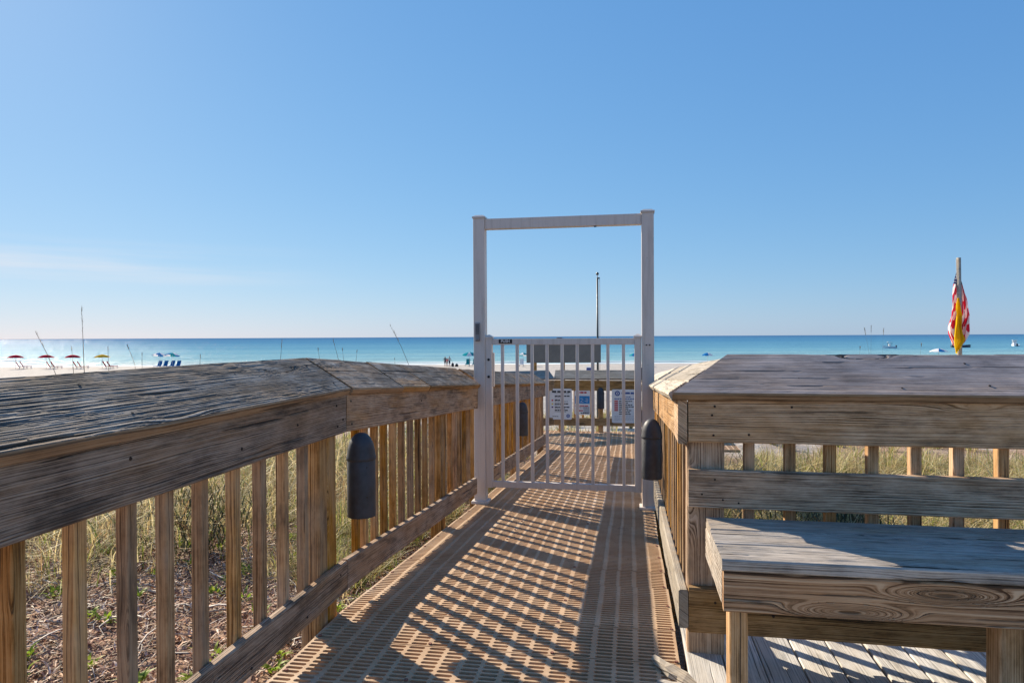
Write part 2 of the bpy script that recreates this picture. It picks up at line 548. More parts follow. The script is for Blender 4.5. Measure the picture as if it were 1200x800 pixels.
def water_material():
    g = G('gulf_water')
    pos = g.n('NewGeometry').outputs['Position']
    sp = g.n('SeparateXYZ', {0: pos})
    f = g.math('ADD', g.math('MULTIPLY', sp.outputs[0], -math.sin(YAW)), g.math('MULTIPLY', sp.outputs[1], math.cos(YAW)))
    s = g.math('ADD', g.math('MULTIPLY', sp.outputs[0], math.cos(YAW)), g.math('MULTIPLY', sp.outputs[1], math.sin(YAW)))
    band = g.noise(g.vec(g.math('MULTIPLY', s, 0.0035), g.math('MULTIPLY', f, 0.022)), 1.0, 3.0, 0.55)
    lg = g.math('LOGARITHM', g.math('MAXIMUM', f, 10.0), 10.0)
    lg = g.math('MULTIPLY_ADD', g.math('SUBTRACT', band, 0.5), 0.45, lg)
    c = g.ramp(g.mr(lg, 2.05, 3.6, smooth=False), [(0.0, (0.37, 0.47, 0.48)), (0.07, (0.22, 0.385, 0.43)), (0.22, (0.12, 0.29, 0.39)), (0.5, (0.065, 0.20, 0.335)), (1.0, (0.05, 0.14, 0.27))])
    w1 = g.noise(g.vec(g.math('MULTIPLY', s, 0.16), g.math('MULTIPLY', f, 0.5)), 1.0, 5.0, 0.62)
    w2 = g.noise(g.vec(g.math('MULTIPLY', s, 0.02), g.math('MULTIPLY', f, 0.06)), 1.0, 4.0, 0.62)
    h = g.math('MULTIPLY_ADD', w2, 3.0, w1)
    nrm = g.bump(h, 1.0, 1.1)
    df = g.n('BsdfDiffuse', {'Color': c, 'Normal': nrm})
    gl = g.n('BsdfGlossy', {'Color': (1, 1, 1, 1), 'Roughness': 0.20, 'Normal': nrm})
    mx = g.n('MixShader', {0: 0.03, 1: df.outputs[0], 2: gl.outputs[0]})
    g.t.links.new(mx.outputs[0], g.out.inputs['Surface'])
    return g.m
M_WATER = water_material()
def make_sea():
    ss = np.array([-60000, -9000, -2500, -800, -300, -100, 0, 100, 300, 800, 2500, 9000, 60000.])
    ff = np.array([105, 118, 140, 180, 260, 400, 800, 2000, 6000, 20000, 70000.])
    S_, F_ = np.meshgrid(ss, ff)
    V = np.stack([SH.x * S_ + FH.x * F_, SH.y * S_ + FH.y * F_, np.full_like(S_, SEA_Z)], -1).reshape(-1, 3)
    n, m = S_.shape
    i = np.arange(n - 1)[:, None] * m + np.arange(m - 1)[None]
    F = np.stack([i, i + 1, i + m + 1, i + m], -1).reshape(-1, 4)
    o = obj('sea_water', mesh_from(V, F.tolist(), 'sea'), mat=M_WATER)
    o['kind'] = 'structure'
make_sea()

def foam():
    g = G('surf_foam')
    pos = g.n('NewGeometry').outputs['Position']
    n = g.noise(pos, 0.9, 5.0, 0.7)
    g.bsdf(g.mix(n, (0.72, 0.74, 0.74), (0.86, 0.87, 0.87)), 0.8, 0.2)
    V, F = [], []
    r = np.random.default_rng(3)
    def strip(s0, s1, f0, wid, hgt, seed):
        n = int((s1 - s0) / 1.2)
        base = len(V)
        for i in range(n + 1):
            s = s0 + (s1 - s0) * i / n
            e = max(0.0, math.sin(math.pi * i / n)) ** 0.5
            f = f0 + 1.6 * (float(vnoise(np.array(s * 0.11), np.array(seed * 3.1))) - 0.5) * 2 + 0.5 * float(vnoise(np.array(s * 0.6), np.array(seed * 1.7)))
            w = wid * e * (0.35 + 1.1 * float(vnoise(np.array(s * 0.35), np.array(seed * 5.3))))
            for q, hh in ((-0.5, 0.005), (-0.15, 1.0), (0.2, 0.8), (0.5, 0.005)):
                p = SH * s + FH * (f + q * w)
                V.append((p.x, p.y, SEA_Z + 0.02 + hh * hgt * e))
        for i in range(n):
            for j in range(3):
                a = base + i * 4 + j
                F.append((a, a + 1, a + 5, a + 4))
    strip(-300, 300, 118.6, 2.6, 0.10, 1)
    strip(-150, -90, 131.0, 2.2, 0.32, 2)
    strip(-150, -102, 150.0, 1.8, 0.35, 3)
    strip(-40, 60, 127.0, 0.8, 0.12, 4)
    strip(30, 190, 129.0, 0.9, 0.14, 5)
    strip(-120, -84, 124.0, 3.4, 0.45, 6)
    o = obj('surf_foam', mesh_from(V, F, 'foam', smooth=True), mat=g.m)
    o['kind'] = 'stuff'
    o['label'] = 'white surf foam along the edge of the sea'
foam()

# ------------------------------------------------------------------ deck: slotted grating panels
def grating_mesh(width, pitch_y, cells):
    """panel with real slots, local origin at its near left corner, y away"""
    Lp = pitch_y - 0.005
    rows = 10
    rp = Lp / rows
    sl = rp * 0.64
    xs = [(0.0, False)]
    cw = width / cells
    spans = []
    for c in range(cells):
        x0 = c * cw
        spans.append((x0 + 0.0095, x0 + cw / 2 - 0.0065))
        spans.append((x0 + cw / 2 + 0.0065, x0 + cw - 0.0095))
    xl = [0.0]
    for a, b in spans:
        xl += [a, b]
    xl.append(width)
    yl = [0.0]
    for r_ in range(rows):
        yc = (r_ + 0.5) * rp
        yl += [yc - sl / 2, yc + sl / 2]
    yl.append(Lp)
    nx, ny = len(xl), len(yl)
    V, F = [], []
    idx = {}
    def vid(x, y, z):
        k = (round(x, 5), round(y, 5), round(z, 5))
        if k not in idx:
            idx[k] = len(V)
            V.append((x, y, z))
        return idx[k]
    D = -0.040
    for i in range(nx - 1):
        for j in range(ny - 1):
            x0, x1, y0, y1 = xl[i], xl[i + 1], yl[j], yl[j + 1]
            hole = (i % 2 == 1) and (j % 2 == 1)
            if not hole:
                F.append((vid(x0, y0, 0), vid(x1, y0, 0), vid(x1, y1, 0), vid(x0, y1, 0)))
            else:
                c = (y1 - y0) * 0.33
                oct_ = [(x0 + c, y0), (x1 - c, y0), (x1, y0 + c), (x1, y1 - c), (x1 - c, y1), (x0 + c, y1), (x0, y1 - c), (x0, y0 + c)]
                for a, b, q in ((7, 0, (x0, y0)), (1, 2, (x1, y0)), (3, 4, (x1, y1)), (5, 6, (x0, y1))):
                    F.append((vid(*oct_[a], 0), vid(*q, 0), vid(*oct_[b], 0)))
                for a in range(8):
                    p, q = oct_[a], oct_[(a + 1) % 8]
                    F.append((vid(*q, 0), vid(*p, 0), vid(*p, D), vid(*q, D)))
    W = width
    for (p, q) in (((0, 0), (W, 0)), ((W, 0), (W, Lp)), ((W, Lp), (0, Lp)), ((0, Lp), (0, 0))):
        F.append((vid(*p, 0), vid(*p, D), vid(*q, D), vid(*q, 0)))
    return mesh_from(V, F, 'grating_panel', mats=[M_GRATE])

GX0 = -1.335
GW = 1.525
deck = empty('boardwalk_deck', (GX0 + GW / 2, YB, 0), kind='structure')
PITCH = 0.305
gm = grating_mesh(GW, PITCH, 9)
y = YB - PITCH * 14
tilt_m = Matrix.Rotation(-math.atan(SL), 4, 'X')
for i in range(14):
    jx = rng.uniform(-0.004, 0.004)
    obj('grating_panel', gm, T(GX0 + jx, YB - PITCH * (14 - i), rng.uniform(-0.0015, 0.0015)) @ Matrix.Rotation(rng.uniform(-0.002, 0.002), 4, 'Z'), deck)
nr = int((YE - YB) / math.cos(math.atan(SL)) / PITCH)
for i in range(nr):
    d = i * PITCH
    jx = rng.uniform(-0.005, 0.005)
    yy = YB + 0.003 + d * math.cos(math.atan(SL))
    obj('grating_panel', gm, T(GX0 + jx, yy, -SL * (yy - YB) + rng.uniform(-0.0015, 0.0015)) @ tilt_m, deck)
y_land = YB + 0.003 + nr * PITCH * math.cos(math.atan(SL))
z_land = -SL * (y_land - YB)
gm2 = grating_mesh(GW, PITCH, 9)
for i in range(int(math.ceil((YF - y_land) / PITCH))):
    for k in range(3):
        obj('grating_panel', gm, T(GX0 + (k - 1) * (GW + 0.005), y_land + 0.003 + i * PITCH, z_land), deck)
# screws with rust bloom on the seams
def disc_mesh(r, h, seg, mat, name):
    bm = bmesh.new()
    bmesh.ops.create_cone(bm, cap_ends=True, segments=seg, radius1=r, radius2=r * 0.8, depth=h)
    me = bpy.data.meshes.new(name)
    bm.to_mesh(me)
    bm.free()
    me.materials.append(mat)
    return me
M_RUST = plain('rusted_screw', (0.20, 0.085, 0.06), 0.75, 0.2, 0.5, 120.0)
scr = disc_mesh(0.009, 0.004, 8, M_RUST, 'screw')
for i in range(-4, 10):
    for k in (0, 3, 6, 9):
        x = GX0 + GW * k / 9 + (0.02 if k == 0 else -0.02 if k == 9 else 0) + rng.uniform(-0.006, 0.006)
        yy = YB + i * PITCH + 0.016
        obj('screw', scr, T(x, yy, dz(yy) + 0.003), deck)
# framing under the deck
for x in (-1.30, -0.56, 0.15):
    board('joist', (x, -1.2, -0.13), (x, YB, -0.13), 0.18, 0.038, (1, 0, 0), M_BEAM, deck)
    board('joist', (x, YB, -0.13), (x, YE, -0.13 - SL * (YE - YB)), 0.18, 0.038, (1, 0, 0), M_BEAM, deck)
    board('joist', (x, YE, z_land - 0.13), (x, YF, z_land - 0.13), 0.18, 0.038, (1, 0, 0), M_BEAM, deck)

# plank platform to the right, under the bench
pd = empty('plank_deck', (1.6, 1.5, 0), kind='structure')
px = 0.215
k = 0
while px < 4.6:
    w = 0.140
    board('plank', (px + w / 2, -1.0, -0.020 - 0.002 * (k % 2)), (px + w / 2 + rng.uniform(-0.004, 0.004), 3.22 + rng.uniform(-0.015, 0.015), -0.020), w, 0.036, (0, 0, 1), M_PLANK, pd, nx=60, ny=10, bev=0.003, wob=0.001, seed=k)
    px += w + 0.008
    k += 1
for yy in (0.2, 1.3, 2.4, 2.9):
    board('joist', (0.22, yy, -0.14), (4.6, yy, -0.14), 0.18, 0.038, (0, 1, 0), M_BEAM, pd)

# ------------------------------------------------------------------ railings
def cap_point(base, out, w, th=0.0):
    """point on the tilted cap: base = inner lower edge, out = outward unit"""
    yd = Vector(out) * math.cos(TILT) + Vector((0, 0, 1)) * math.sin(TILT)
    nd = -Vector(out) * math.sin(TILT) + Vector((0, 0, 1)) * math.cos(TILT)
    return Vector(base) + yd * w + nd * th

def cap(parent, p0, p1, out, W=0.285, th=0.038, mat=M_CAP, nx=2, ny=1, off=0.0, c0=0.0, c1=0.0, seed=0, wob=0.002):
    """p0, p1 inner lower edge; board runs p0->p1, local y towards 'out' or away by handedness"""
    a = (Vector(p1) - Vector(p0)).normalized()
    nd = -Vector(out) * math.sin(TILT) + Vector((0, 0, 1)) * math.cos(TILT)
    q0 = cap_point(p0, out, off + W / 2, th / 2)
    q1 = cap_point(p1, out, off + W / 2, th / 2)
    return board('cap_board', q0, q1, W - 0.003, th, nd, mat, parent, nx, ny, 0.006, c0, c1, wob, seed, M_EDGE if mat in (M_CAP, M_CAPR) else None)

def lamp(parent_label, loc, group='charcoal path lights on the railings', back=(-1, 0, 0)):
    t = empty('path_light', loc, parent_label, 'light', group)
    prof = [(0.0, 0.0), (0.060, 0.0), (0.066, 0.004), (0.066, 0.285), (0.0665, 0.288), (0.064, 0.292), (0.062, 0.315), (0.055, 0.345), (0.044, 0.370), (0.028, 0.388), (0.012, 0.395), (0.0, 0.396)]
    def lathe(prof, seg=28):
        V, F = [], []
        for r_, z in prof:
            for s in range(seg):
                a = 2 * math.pi * s / seg
                V.append((r_ * math.cos(a), r_ * math.sin(a), z))
        for i in range(len(prof) - 1):
            for s in range(seg):
                s2 = (s + 1) % seg
                F.append((i * seg + s, i * seg + s2, (i + 1) * seg + s2, (i + 1) * seg + s))
        return mesh_from(V, F, 'lathe', smooth=True, mats=[M_LAMP])
    bk = Vector(loc) + Vector(back) * 0.048 + Vector((0, 0, 0.20))
    obj('bracket', board_mesh(0.05, 0.03, 0.04, 1, 1, M_LAMP, 0.004), frame(bk, (0, 0, 1), back), t)
    for zz in (0.10, 0.24):
        sd = Vector((0, -1, 0)) if abs(back[0]) > .5 else Vector((1, 0, 0))
        nail(t, Vector(loc) + (sd - Vector(back)).normalized() * 0.066 + Vector((0, 0, zz)), (sd - Vector(back)), 0.004)
    obj('housing', lathe([(0.052, 0.03), (0.0635, 0.0), (0.0660, 0.001), (0.0665, 0.004), (0.0665, 0.28), (0.064, 0.284)]), T(*loc), t)
    obj('dome', lathe([(0.0665, 0.268), (0.0695, 0.270), (0.0702, 0.276), (0.0690, 0.285), (0.0672, 0.291), (0.064, 0.315), (0.057, 0.345), (0.045, 0.371), (0.028, 0.389), (0.012, 0.395), (0.0, 0.396)]), T(*loc), t)
    return t

BAL = 0.038
def balusters(parent, P0, P1, n, zb, zt, out, slope_z, mat=M_BAL, size=BAL, jit=0.006):
    """n pickets between P0, P1 (plan points on the outer face of the rails)"""
    for i in range(n):
        f = (i + 0.5) / n
        x = P0[0] + (P1[0] - P0[0]) * f
        y_ = P0[1] + (P1[1] - P0[1]) * f
        d = Vector((P1[0] - P0[0], P1[1] - P0[1], 0)).normalized()
        x += d.x * rng.uniform(-jit, jit)
        y_ += d.y * rng.uniform(-jit, jit)
        z0 = slope_z(y_)
        c = Vector((x, y_, 0)) + Vector(out) * (size / 2 + 0.001)
        board('baluster', c + Vector((rng.uniform(-.002, .002), rng.uniform(-.002, .002), z0 + zb)), c + Vector((0, 0, z0 + zt)), size, size, out, mat, parent, nx=1, ny=1, bev=0.003)

Z0 = lambda y: 0.0

# ---- left railing, level part and ramp part up to the gate
lr = empty('wooden_railing', (XL - 0.05, 2.0, 0), 'long weathered railing with sloping cap and brown balusters, left of the walk before the gate', 'railing', 'wooden railings of the boardwalk')
XI = XL + 0.014
YS = -1.0
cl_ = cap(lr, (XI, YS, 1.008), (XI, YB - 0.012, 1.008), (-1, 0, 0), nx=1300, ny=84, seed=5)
for yy, ww in ((2.93, 0.06), (2.92, 0.21), (2.30, 0.05), (2.33, 0.20), (1.66, 0.07), (1.62, 0.22), (1.30, 0.03)):
    nail(cl_, cap_point((XI, yy, 1.008), (-1, 0, 0), ww, 0.038), (math.sin(TILT), 0, math.cos(TILT)), 0.0055)
RA = YB + 0.002
def rz(y_):
    return dz(y_)
edges = [RA, 3.42, 3.78, 4.32, 5.84]
for a, b in zip(edges[:-1], edges[1:]):
    cap(lr, (XI, a + 0.003, 1.008 + rz(a)), (XI, b - 0.003, 1.008 + rz(b)), (-1, 0, 0), nx=int((b - a) * 220), ny=60, seed=int(a * 10), c0=rng.uniform(-.10, .10), c1=rng.uniform(-.10, .10))
fb = board('fascia_board', (XL - 0.019, YS, 0.930), (XL - 0.019, YB - 0.003, 0.930), 0.188, 0.037, (1, 0, 0), M_FASC, lr, nx=700, ny=40, wob=0.001, seed=1)
for yy, zz in ((2.93, 0.875), (2.92, 0.97), (2.55, 0.93), (1.62, 0.96), (2.99, 0.90), (2.15, 0.90)):
    nail(fb, (XL + 0.001, yy, zz), (1, 0, 0))
fb2 = board('fascia_board', (XL - 0.019, YB + 0.004, 0.930 + rz(YB)), (XL - 0.019, 5.84, 0.930 + rz(5.84)), 0.188, 0.037, (1, 0, 0), M_FASC, lr, nx=300, ny=30, wob=0.001, seed=2)
for yy, zz in ((3.08, 0.98), (3.09, 0.87), (4.2, 0.95), (5.6, 0.88)):
    nail(fb2, (XL + 0.001, yy, zz + rz(yy)), (1, 0, 0))
brl = board('bottom_rail', (XL - 0.019, YS, 0.160), (XL - 0.019, YB - 0.003, 0.160), 0.142, 0.037, (1, 0, 0), M_FASC, lr, nx=700, ny=40, bev=0.006, wob=0.001, seed=3)
for yy, zz in ((2.95, 0.19), (2.62, 0.13), (1.95, 0.17), (2.2, 0.12)):
    nail(brl, (XL + 0.001, yy, zz), (1, 0, 0))
board('bottom_rail', (XL - 0.019, YB + 0.006, 0.162), (XL - 0.019, 5.80, 0.162 + rz(5.80)), 0.140, 0.037, (1, 0, 0), M_FASC, lr, nx=300, ny=30, bev=0.006, wob=0.001, seed=4)
XO = XL - 0.038
ys = [1.32 + 0.173 * (k - 13) for k in range(13)] + [1.32, 1.494, 1.673, 1.83, 2.0, 2.185, 2.36, 2.53, 2.70]
for yb in ys:
    if yb < YS:
        continue
    c = Vector((XO - 0.020, yb, 0))
    tw = rng.uniform(0.93, 1.08)
    board('baluster', c + Vector((0, rng.uniform(-.004, .004), 0.105)), c + Vector((0, 0, 1.0)), 0.040 * tw, 0.038, (1, 0, 0), M_BAL, lr, nx=24, ny=3, bev=0.003, wob=0.001, seed=int(yb * 100))
for yb in [3.385, 3.53, 3.67, 3.82, 3.975, 4.14, 4.30, 4.455, 4.61, 4.775, 4.94, 5.10, 5.25, 5.40, 5.55, 5.70]:
    c = Vector((XO - 0.017, yb - 0.012, rz(yb)))
    board('baluster', c + Vector((0, rng.uniform(-.004, .004), 0.115)), c + Vector((0, 0, 1.0)), 0.040, 0.034, (1, 0, 0), M_BAL, lr, nx=12, ny=2, bev=0.003)
board('baluster', (XO - 0.017, 3.26, 0.08), (XO - 0.017, 3.26, 0.99), 0.04, 0.034, (1, 0, 0), M_BAL, lr)
def post(parent, x, y_, zb, zt, sx=0.09, sy=0.09, mat=M_BAL):
    return board('post', (x, y_, zb), (x, y_, zt), sy, sx, (1, 0, 0), mat, parent, nx=30, ny=4, bev=0.006, wob=0.0015, seed=int(abs(x * 31 + y_ * 17)))
post(lr, XO - 0.047, 2.86, -0.7, 1.0, 0.09, 0.085)
post(lr, XO - 0.046, 2.955, -0.7, 1.0, 0.088, 0.09)
post(lr, XO - 0.047, 1.10, -0.7, 1.0)
post(lr, XO - 0.047, 4.86, -1.0, 1.0 + rz(4.86))
lamp('charcoal domed path light at the bend of the left railing, nearest one', (-1.262, 3.075, 0.432))

# ---- left railing beyond the gate
l2 = empty('wooden_railing', (XL - 0.05, 8.3, dz(8.3)), 'weathered railing with sloping cap on the left, beyond the white gate', 'railing', 'wooden railings of the boardwalk')
cap(l2, (XI, 5.98, 1.008 + rz(5.98)), (XI, 8.2, 1.008 + rz(8.2)), (-1, 0, 0), nx=120, ny=24, seed=21)
cap(l2, (XI, 8.21, 1.008 + rz(8.21)), (XI, 10.75, 1.008 + rz(10.75)), (-1, 0, 0), nx=120, ny=24, seed=22)
board('fascia_board', (XL - 0.019, 5.98, 0.930 + rz(5.98)), (XL - 0.019, 10.75, 0.930 + rz(10.75)), 0.188, 0.037, (1, 0, 0), M_FASC, l2, nx=60, ny=10, seed=23)
board('bottom_rail', (XL - 0.019, 5.98, 0.155 + rz(5.98)), (XL - 0.019, 10.75, 0.155 + rz(10.75)), 0.15, 0.037, (1, 0, 0), M_FASC, l2, nx=60, ny=10, seed=24)
balusters(l2, (XO, 6.0), (XO, 10.7), 31, 0.11, 0.99, (-1, 0, 0), rz)
for yy in (6.1, 8.2, 10.68):
    post(l2, XO - 0.047, yy, -1.4, 0.99 + rz(yy))
_p = at(620.5, 503, 8.1)
lamp('charcoal domed path light on the left railing beyond the gate', (-1.262, 8.0, 0.43 + rz(8.0)))

# ---- right corner railing: section behind the bench and section along the ramp
YR = 2.80
XRP = 0.225
rr = empty('wooden_railing', (0.3, 2.9, 0), 'corner railing with wide sloping grey cap behind the bench, right of the walk', 'railing', 'wooden railings of the boardwalk')
XE = 5.2
ct = math.cos(TILT)
XC = 0.168
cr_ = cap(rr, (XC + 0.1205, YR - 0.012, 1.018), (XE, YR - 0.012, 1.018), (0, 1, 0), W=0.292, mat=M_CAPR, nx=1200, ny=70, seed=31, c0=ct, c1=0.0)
for xx, ww in ((0.36, 0.06), (0.43, 0.15), (0.50, 0.25), (0.66, 0.11), (0.86, 0.27), (1.02, 0.05), (1.30, 0.22), (1.33, 0.07), (1.95, 0.06), (1.93, 0.23)):
    nail(cr_, cap_point((xx, YR - 0.012, 1.018), (0, 1, 0), ww, 0.038), (0, -math.sin(TILT), math.cos(TILT)), 0.0055)
def three(parent, x, ya, yb, base, seed, mit=False):
    w = 0.0965
    for k in range(3):
        kk = k * w
        a = ya + (kk * ct + w / 2 * ct if mit else 0)
        za = base + rz(ya) + (rz(yb) - rz(ya)) * (a - ya) / (yb - ya)
        cap(parent, (x, a, za), (x, yb, base + rz(yb)), (1, 0, 0), W=w, mat=M_PALE, nx=120, ny=16, off=kk, seed=seed + k, c0=(-ct if mit else 0))
three(rr, XC, YR - 0.012, 5.84, 1.018, 41, True)
ff = board('fascia_board', (XRP + 0.004, YR + 0.019, 0.946), (XE, YR + 0.019, 0.946), 0.182, 0.037, (0, -1, 0), M_RAIL, rr, nx=700, ny=30, wob=0.001, seed=33)
for xx, zz in ((0.33, 1.0), (0.32, 0.965), (0.325, 0.885), (0.46, 0.89), (1.9, 0.96), (0.62, 1.0)):
    nail(ff, (xx, YR - 0.0005, zz), (0, -1, 0), 0.005)
mm = board('middle_rail', (XRP + 0.003, YR + 0.019, 0.672), (XE, YR + 0.019, 0.652), 0.150, 0.037, (0, -1, 0), M_RAIL, rr, nx=700, ny=30, wob=0.001, seed=34)
for xx, zz in ((0.33, 0.71), (0.36, 0.63), (0.28, 0.65), (0.42, 0.62)):
    nail(mm, (xx, YR - 0.0005, zz), (0, -1, 0), 0.005)
bb = board('bottom_beam', (XRP + 0.003, YR + 0.019, 0.185), (XE, YR + 0.019, 0.175), 0.178, 0.037, (0, -1, 0), M_BEAM, rr, nx=500, ny=26, wob=0.001, seed=35)
for xx, zz in ((0.33, 0.22), (0.42, 0.20), (0.55, 0.18), (0.70, 0.19)):
    nail(bb, (xx, YR - 0.0005, zz), (0, -1, 0), 0.006)
post(rr, XRP + 0.074, YR + 0.038 + 0.047, -0.7, 1.0, 0.145, 0.09, M_RAIL)
post(rr, 2.3, YR + 0.038 + 0.047, -0.7, 1.0, 0.09, 0.09)
post(rr, 4.5, YR + 0.038 + 0.047, -0.7, 1.0, 0.09, 0.09)
for i in range(26):
    xx = 0.468 + i * 0.1522 + rng.uniform(-.004, .004)
    c = Vector((xx, YR + 0.039 + 0.019, 0))
    board('baluster', c + Vector((0, 0, 0.10)), c + Vector((rng.uniform(-.004, .004), 0, 1.0)), 0.040, 0.038, (0, -1, 0), M_RAIL, rr, nx=16, ny=2, bev=0.003)
board('fascia_board', (XR + 0.019, YR + 0.002, 0.940), (XR + 0.019, YB, 0.940), 0.184, 0.036, (-1, 0, 0), M_RAIL, rr, nx=20, ny=10, bev=0.005, seed=36)
board('fascia_board', (XR + 0.019, YB + 0.004, 0.940), (XR + 0.019, 5.84, 0.940 + rz(5.84)), 0.184, 0.036, (-1, 0, 0), M_RAIL, rr, nx=120, ny=12, bev=0.005, seed=37)
board('bottom_rail', (XR + 0.019, YR - 0.002, 0.190), (XR + 0.019, 5.80, 0.190 + rz(5.80)), 0.150, 0.037, (-1, 0, 0), M_PALE, rr, nx=160, ny=14, bev=0.006, wob=0.002, seed=38)
for yb in np.arange(3.08, 5.75, 0.155):
    c = Vector((XRP + 0.018, yb, rz(yb)))
    board('baluster', c + Vector((0, 0, 0.12)), c + Vector((0, 0, 0.99)), 0.040, 0.036, (-1, 0, 0), M_BAL, rr, nx=10, ny=2, bev=0.003)
post(rr, XRP + 0.047, 4.75, -1.0, 1.0 + rz(4.75))
lamp('charcoal domed path light on the right railing beside the gate', (0.140, 4.62, 0.335), back=(1, 0, 0))

# ---- right railing beyond the gate
r2 = empty('wooden_railing', (XRP, 8.3, dz(8.3)), 'weathered railing on the right, hidden behind the right gate post', 'railing', 'wooden railings of the boardwalk')
three(r2, XC, 5.98, 10.4, 1.018, 51)
board('fascia_board', (XR + 0.019, 5.98, 0.928 + rz(5.98)), (XR + 0.019, 10.4, 0.928 + rz(10.4)), 0.16, 0.036, (-1, 0, 0), M_FASC, r2, nx=40, ny=6)
board('bottom_rail', (XR + 0.019, 5.98, 0.190 + rz(5.98)), (XR + 0.019, 10.4, 0.190 + rz(10.4)), 0.15, 0.037, (-1, 0, 0), M_PALE, r2, nx=40, ny=6)
balusters(r2, (XRP, 6.0), (XRP, 10.4), 28, 0.12, 0.99, (1, 0, 0), rz)
for yy in (6.1, 8.2, 10.34):
    post(r2, XRP + 0.047, yy, -1.4, 0.99 + rz(yy))

# ---- far landing railing with a cut corner on the left
fr = empty('wooden_railing', (-0.6, YF, z_land), 'far crossing railing at the end of the walk, carrying the notice signs', 'railing', 'wooden railings of the boardwalk')
zl = z_land
FX0, FX1 = -1.42, 0.42
def seg(parent, A, B, out, seed, nb, caps=M_PALE):
    A, B, out = Vector(A), Vector(B), Vector(out)
    z = Vector((0, 0, 1))
    cap(parent, A + z * (zl + 0.985), B + z * (zl + 0.985), out, W=0.29, mat=caps, nx=100, ny=20, seed=seed)
    board('fascia_board', A + out * 0.02 + z * (zl + 0.885), B + out * 0.02 + z * (zl + 0.885), 0.19, 0.037, -out, M_BEAM, parent, nx=40, ny=8, seed=seed)
    board('bottom_rail', A + out * 0.02 + z * (zl + 0.20), B + out * 0.02 + z * (zl + 0.20), 0.145, 0.037, -out, M_BEAM, parent, nx=40, ny=8, seed=seed + 1)
    P0, P1 = A + out * 0.039, B + out * 0.039
    for i in range(nb):
        f = (i + 0.5) / nb
        c = P0.lerp(P1, f) + out * 0.02
        board('baluster', c + z * (zl + 0.13), c + z * (zl + 0.97), 0.04, 0.036, out, M_BAL, parent)
seg(fr, (FX0, YF, 0), (FX1, YF, 0), (0, 1, 0), 61, 12)
dg = Vector((0.70, 0.714, 0)).normalized()
A2 = Vector((FX0, YF, 0))
B2 = A2 - Vector((0.90, 0.62, 0))
od = Vector((-(A2 - B2).y, (A2 - B2).x, 0)).normalized()
seg(fr, B2, A2, od, 65, 7)
for (x_, y_) in ((FX0 + 0.12, YF + 0.09), (FX1 - 0.05, YF + 0.09), (-0.55, YF + 0.09), (B2.x, B2.y + 0.09)):
    post(fr, x_, y_, -2.0, zl + 0.97)
lamp('charcoal domed path light on the far railing between the signs', (at(704, 470, 12.8).x, YF - 0.03, 0.425 + zl + 0.03), back=(0, 1, 0))

# ------------------------------------------------------------------ white gate frame and gate
YG = 5.90
gz = dz(YG)
gf = empty('gate_frame', (-0.58, YG, gz), 'tall white metal gate frame of two posts and a crossbar over the walk', 'gate frame')
def bxm(sx, sy, sz, mat, bev=0.004):
    key = ('bx', round(sx, 4), round(sy, 4), round(sz, 4), mat.name, bev)
    if key in _mesh_cache:
        return _mesh_cache[key]
    bm = bmesh.new()
    bmesh.ops.create_cube(bm, size=1.0)
    bmesh.ops.scale(bm, vec=(sx, sy, sz), verts=bm.verts)
    if bev:
        bmesh.ops.bevel(bm, geom=bm.edges[:], offset=bev, segments=2, affect='EDGES', profile=0.5)
    me = bpy.data.meshes.new('box')
    bm.to_mesh(me)
    bm.free()
    me.materials.append(mat)
    _mesh_cache[key] = me
    return me
def box(name, cx, cy, cz, sx, sy, sz, mat, parent, bev=0.004):
    return obj(name, bxm(sx, sy, sz, mat, bev), T(cx, cy, cz), parent)
GLX, GRX = -1.302, 0.150
def pcap(parent, x, y_, z, s):
    bm = bmesh.new()
    h = s / 2
    prof = [(h + 0.006, 0.0), (h + 0.008, 0.006), (h + 0.006, 0.016), (h - 0.006, 0.022), (h - 0.018, 0.030), (0.0, 0.034)]
    V, F = [], []
    for r_, zz in prof[:-1]:
        for sx_, sy_ in ((-1, -1), (1, -1), (1, 1), (-1, 1)):
            V.append((sx_ * r_, sy_ * r_, zz))
    V.append((0, 0, prof[-1][1]))
    for i in range(len(prof) - 2):
        for k in range(4):
            F.append((i * 4 + k, i * 4 + (k + 1) % 4, i * 4 + 4 + (k + 1) % 4, i * 4 + 4 + k))
    e = (len(prof) - 2) * 4
    for k in range(4):
        F.append((e + k, e + (k + 1) % 4, len(V) - 1))
    return obj('post_cap', mesh_from(V, F, 'cap', mats=[M_WHITE]), T(x, y_, z), parent)
for gx in (GLX, GRX):
    p = box('post', gx, YG, (gz + 2.32) / 2, 0.102, 0.102, 2.32 - gz, M_WHITE, gf, 0.005)
    pcap(p, gx, YG, 2.318, 0.102)
    box('base_plate', gx, YG, dz(YG) + 0.014, 0.150, 0.150, 0.026, M_WHITE, gf, 0.006)
box('crossbar', (GLX + GRX) / 2, YG + 0.001, 2.268, GRX - GLX - 0.104, 0.07, 0.092, M_WHITE, gf, 0.004)
kp = box('keypad', GLX - 0.012, YG - 0.060, 1.322, 0.044, 0.018, 0.162, M_KEYPAD, gf, 0.004)
for i in range(5):
    for j in range(3):
        box('button', GLX - 0.012 + (j - 1) * 0.011, YG - 0.070, 1.382 - i * 0.018, 0.007, 0.006, 0.009, M_BLACK, kp, 0.001)
box('knob', GLX - 0.012, YG - 0.074, 1.262, 0.03, 0.016, 0.022, M_KEYPAD, kp, 0.004)
for k in (-1, 1):
    box('bolt', GRX + k * 0.013, YG - 0.054, 1.205, 0.012, 0.01, 0.012, M_BLACK, gf, 0.003)
box('sensor', -0.29, YG - 0.02, 2.217, 0.022, 0.022, 0.008, M_BLACK, gf, 0.002)

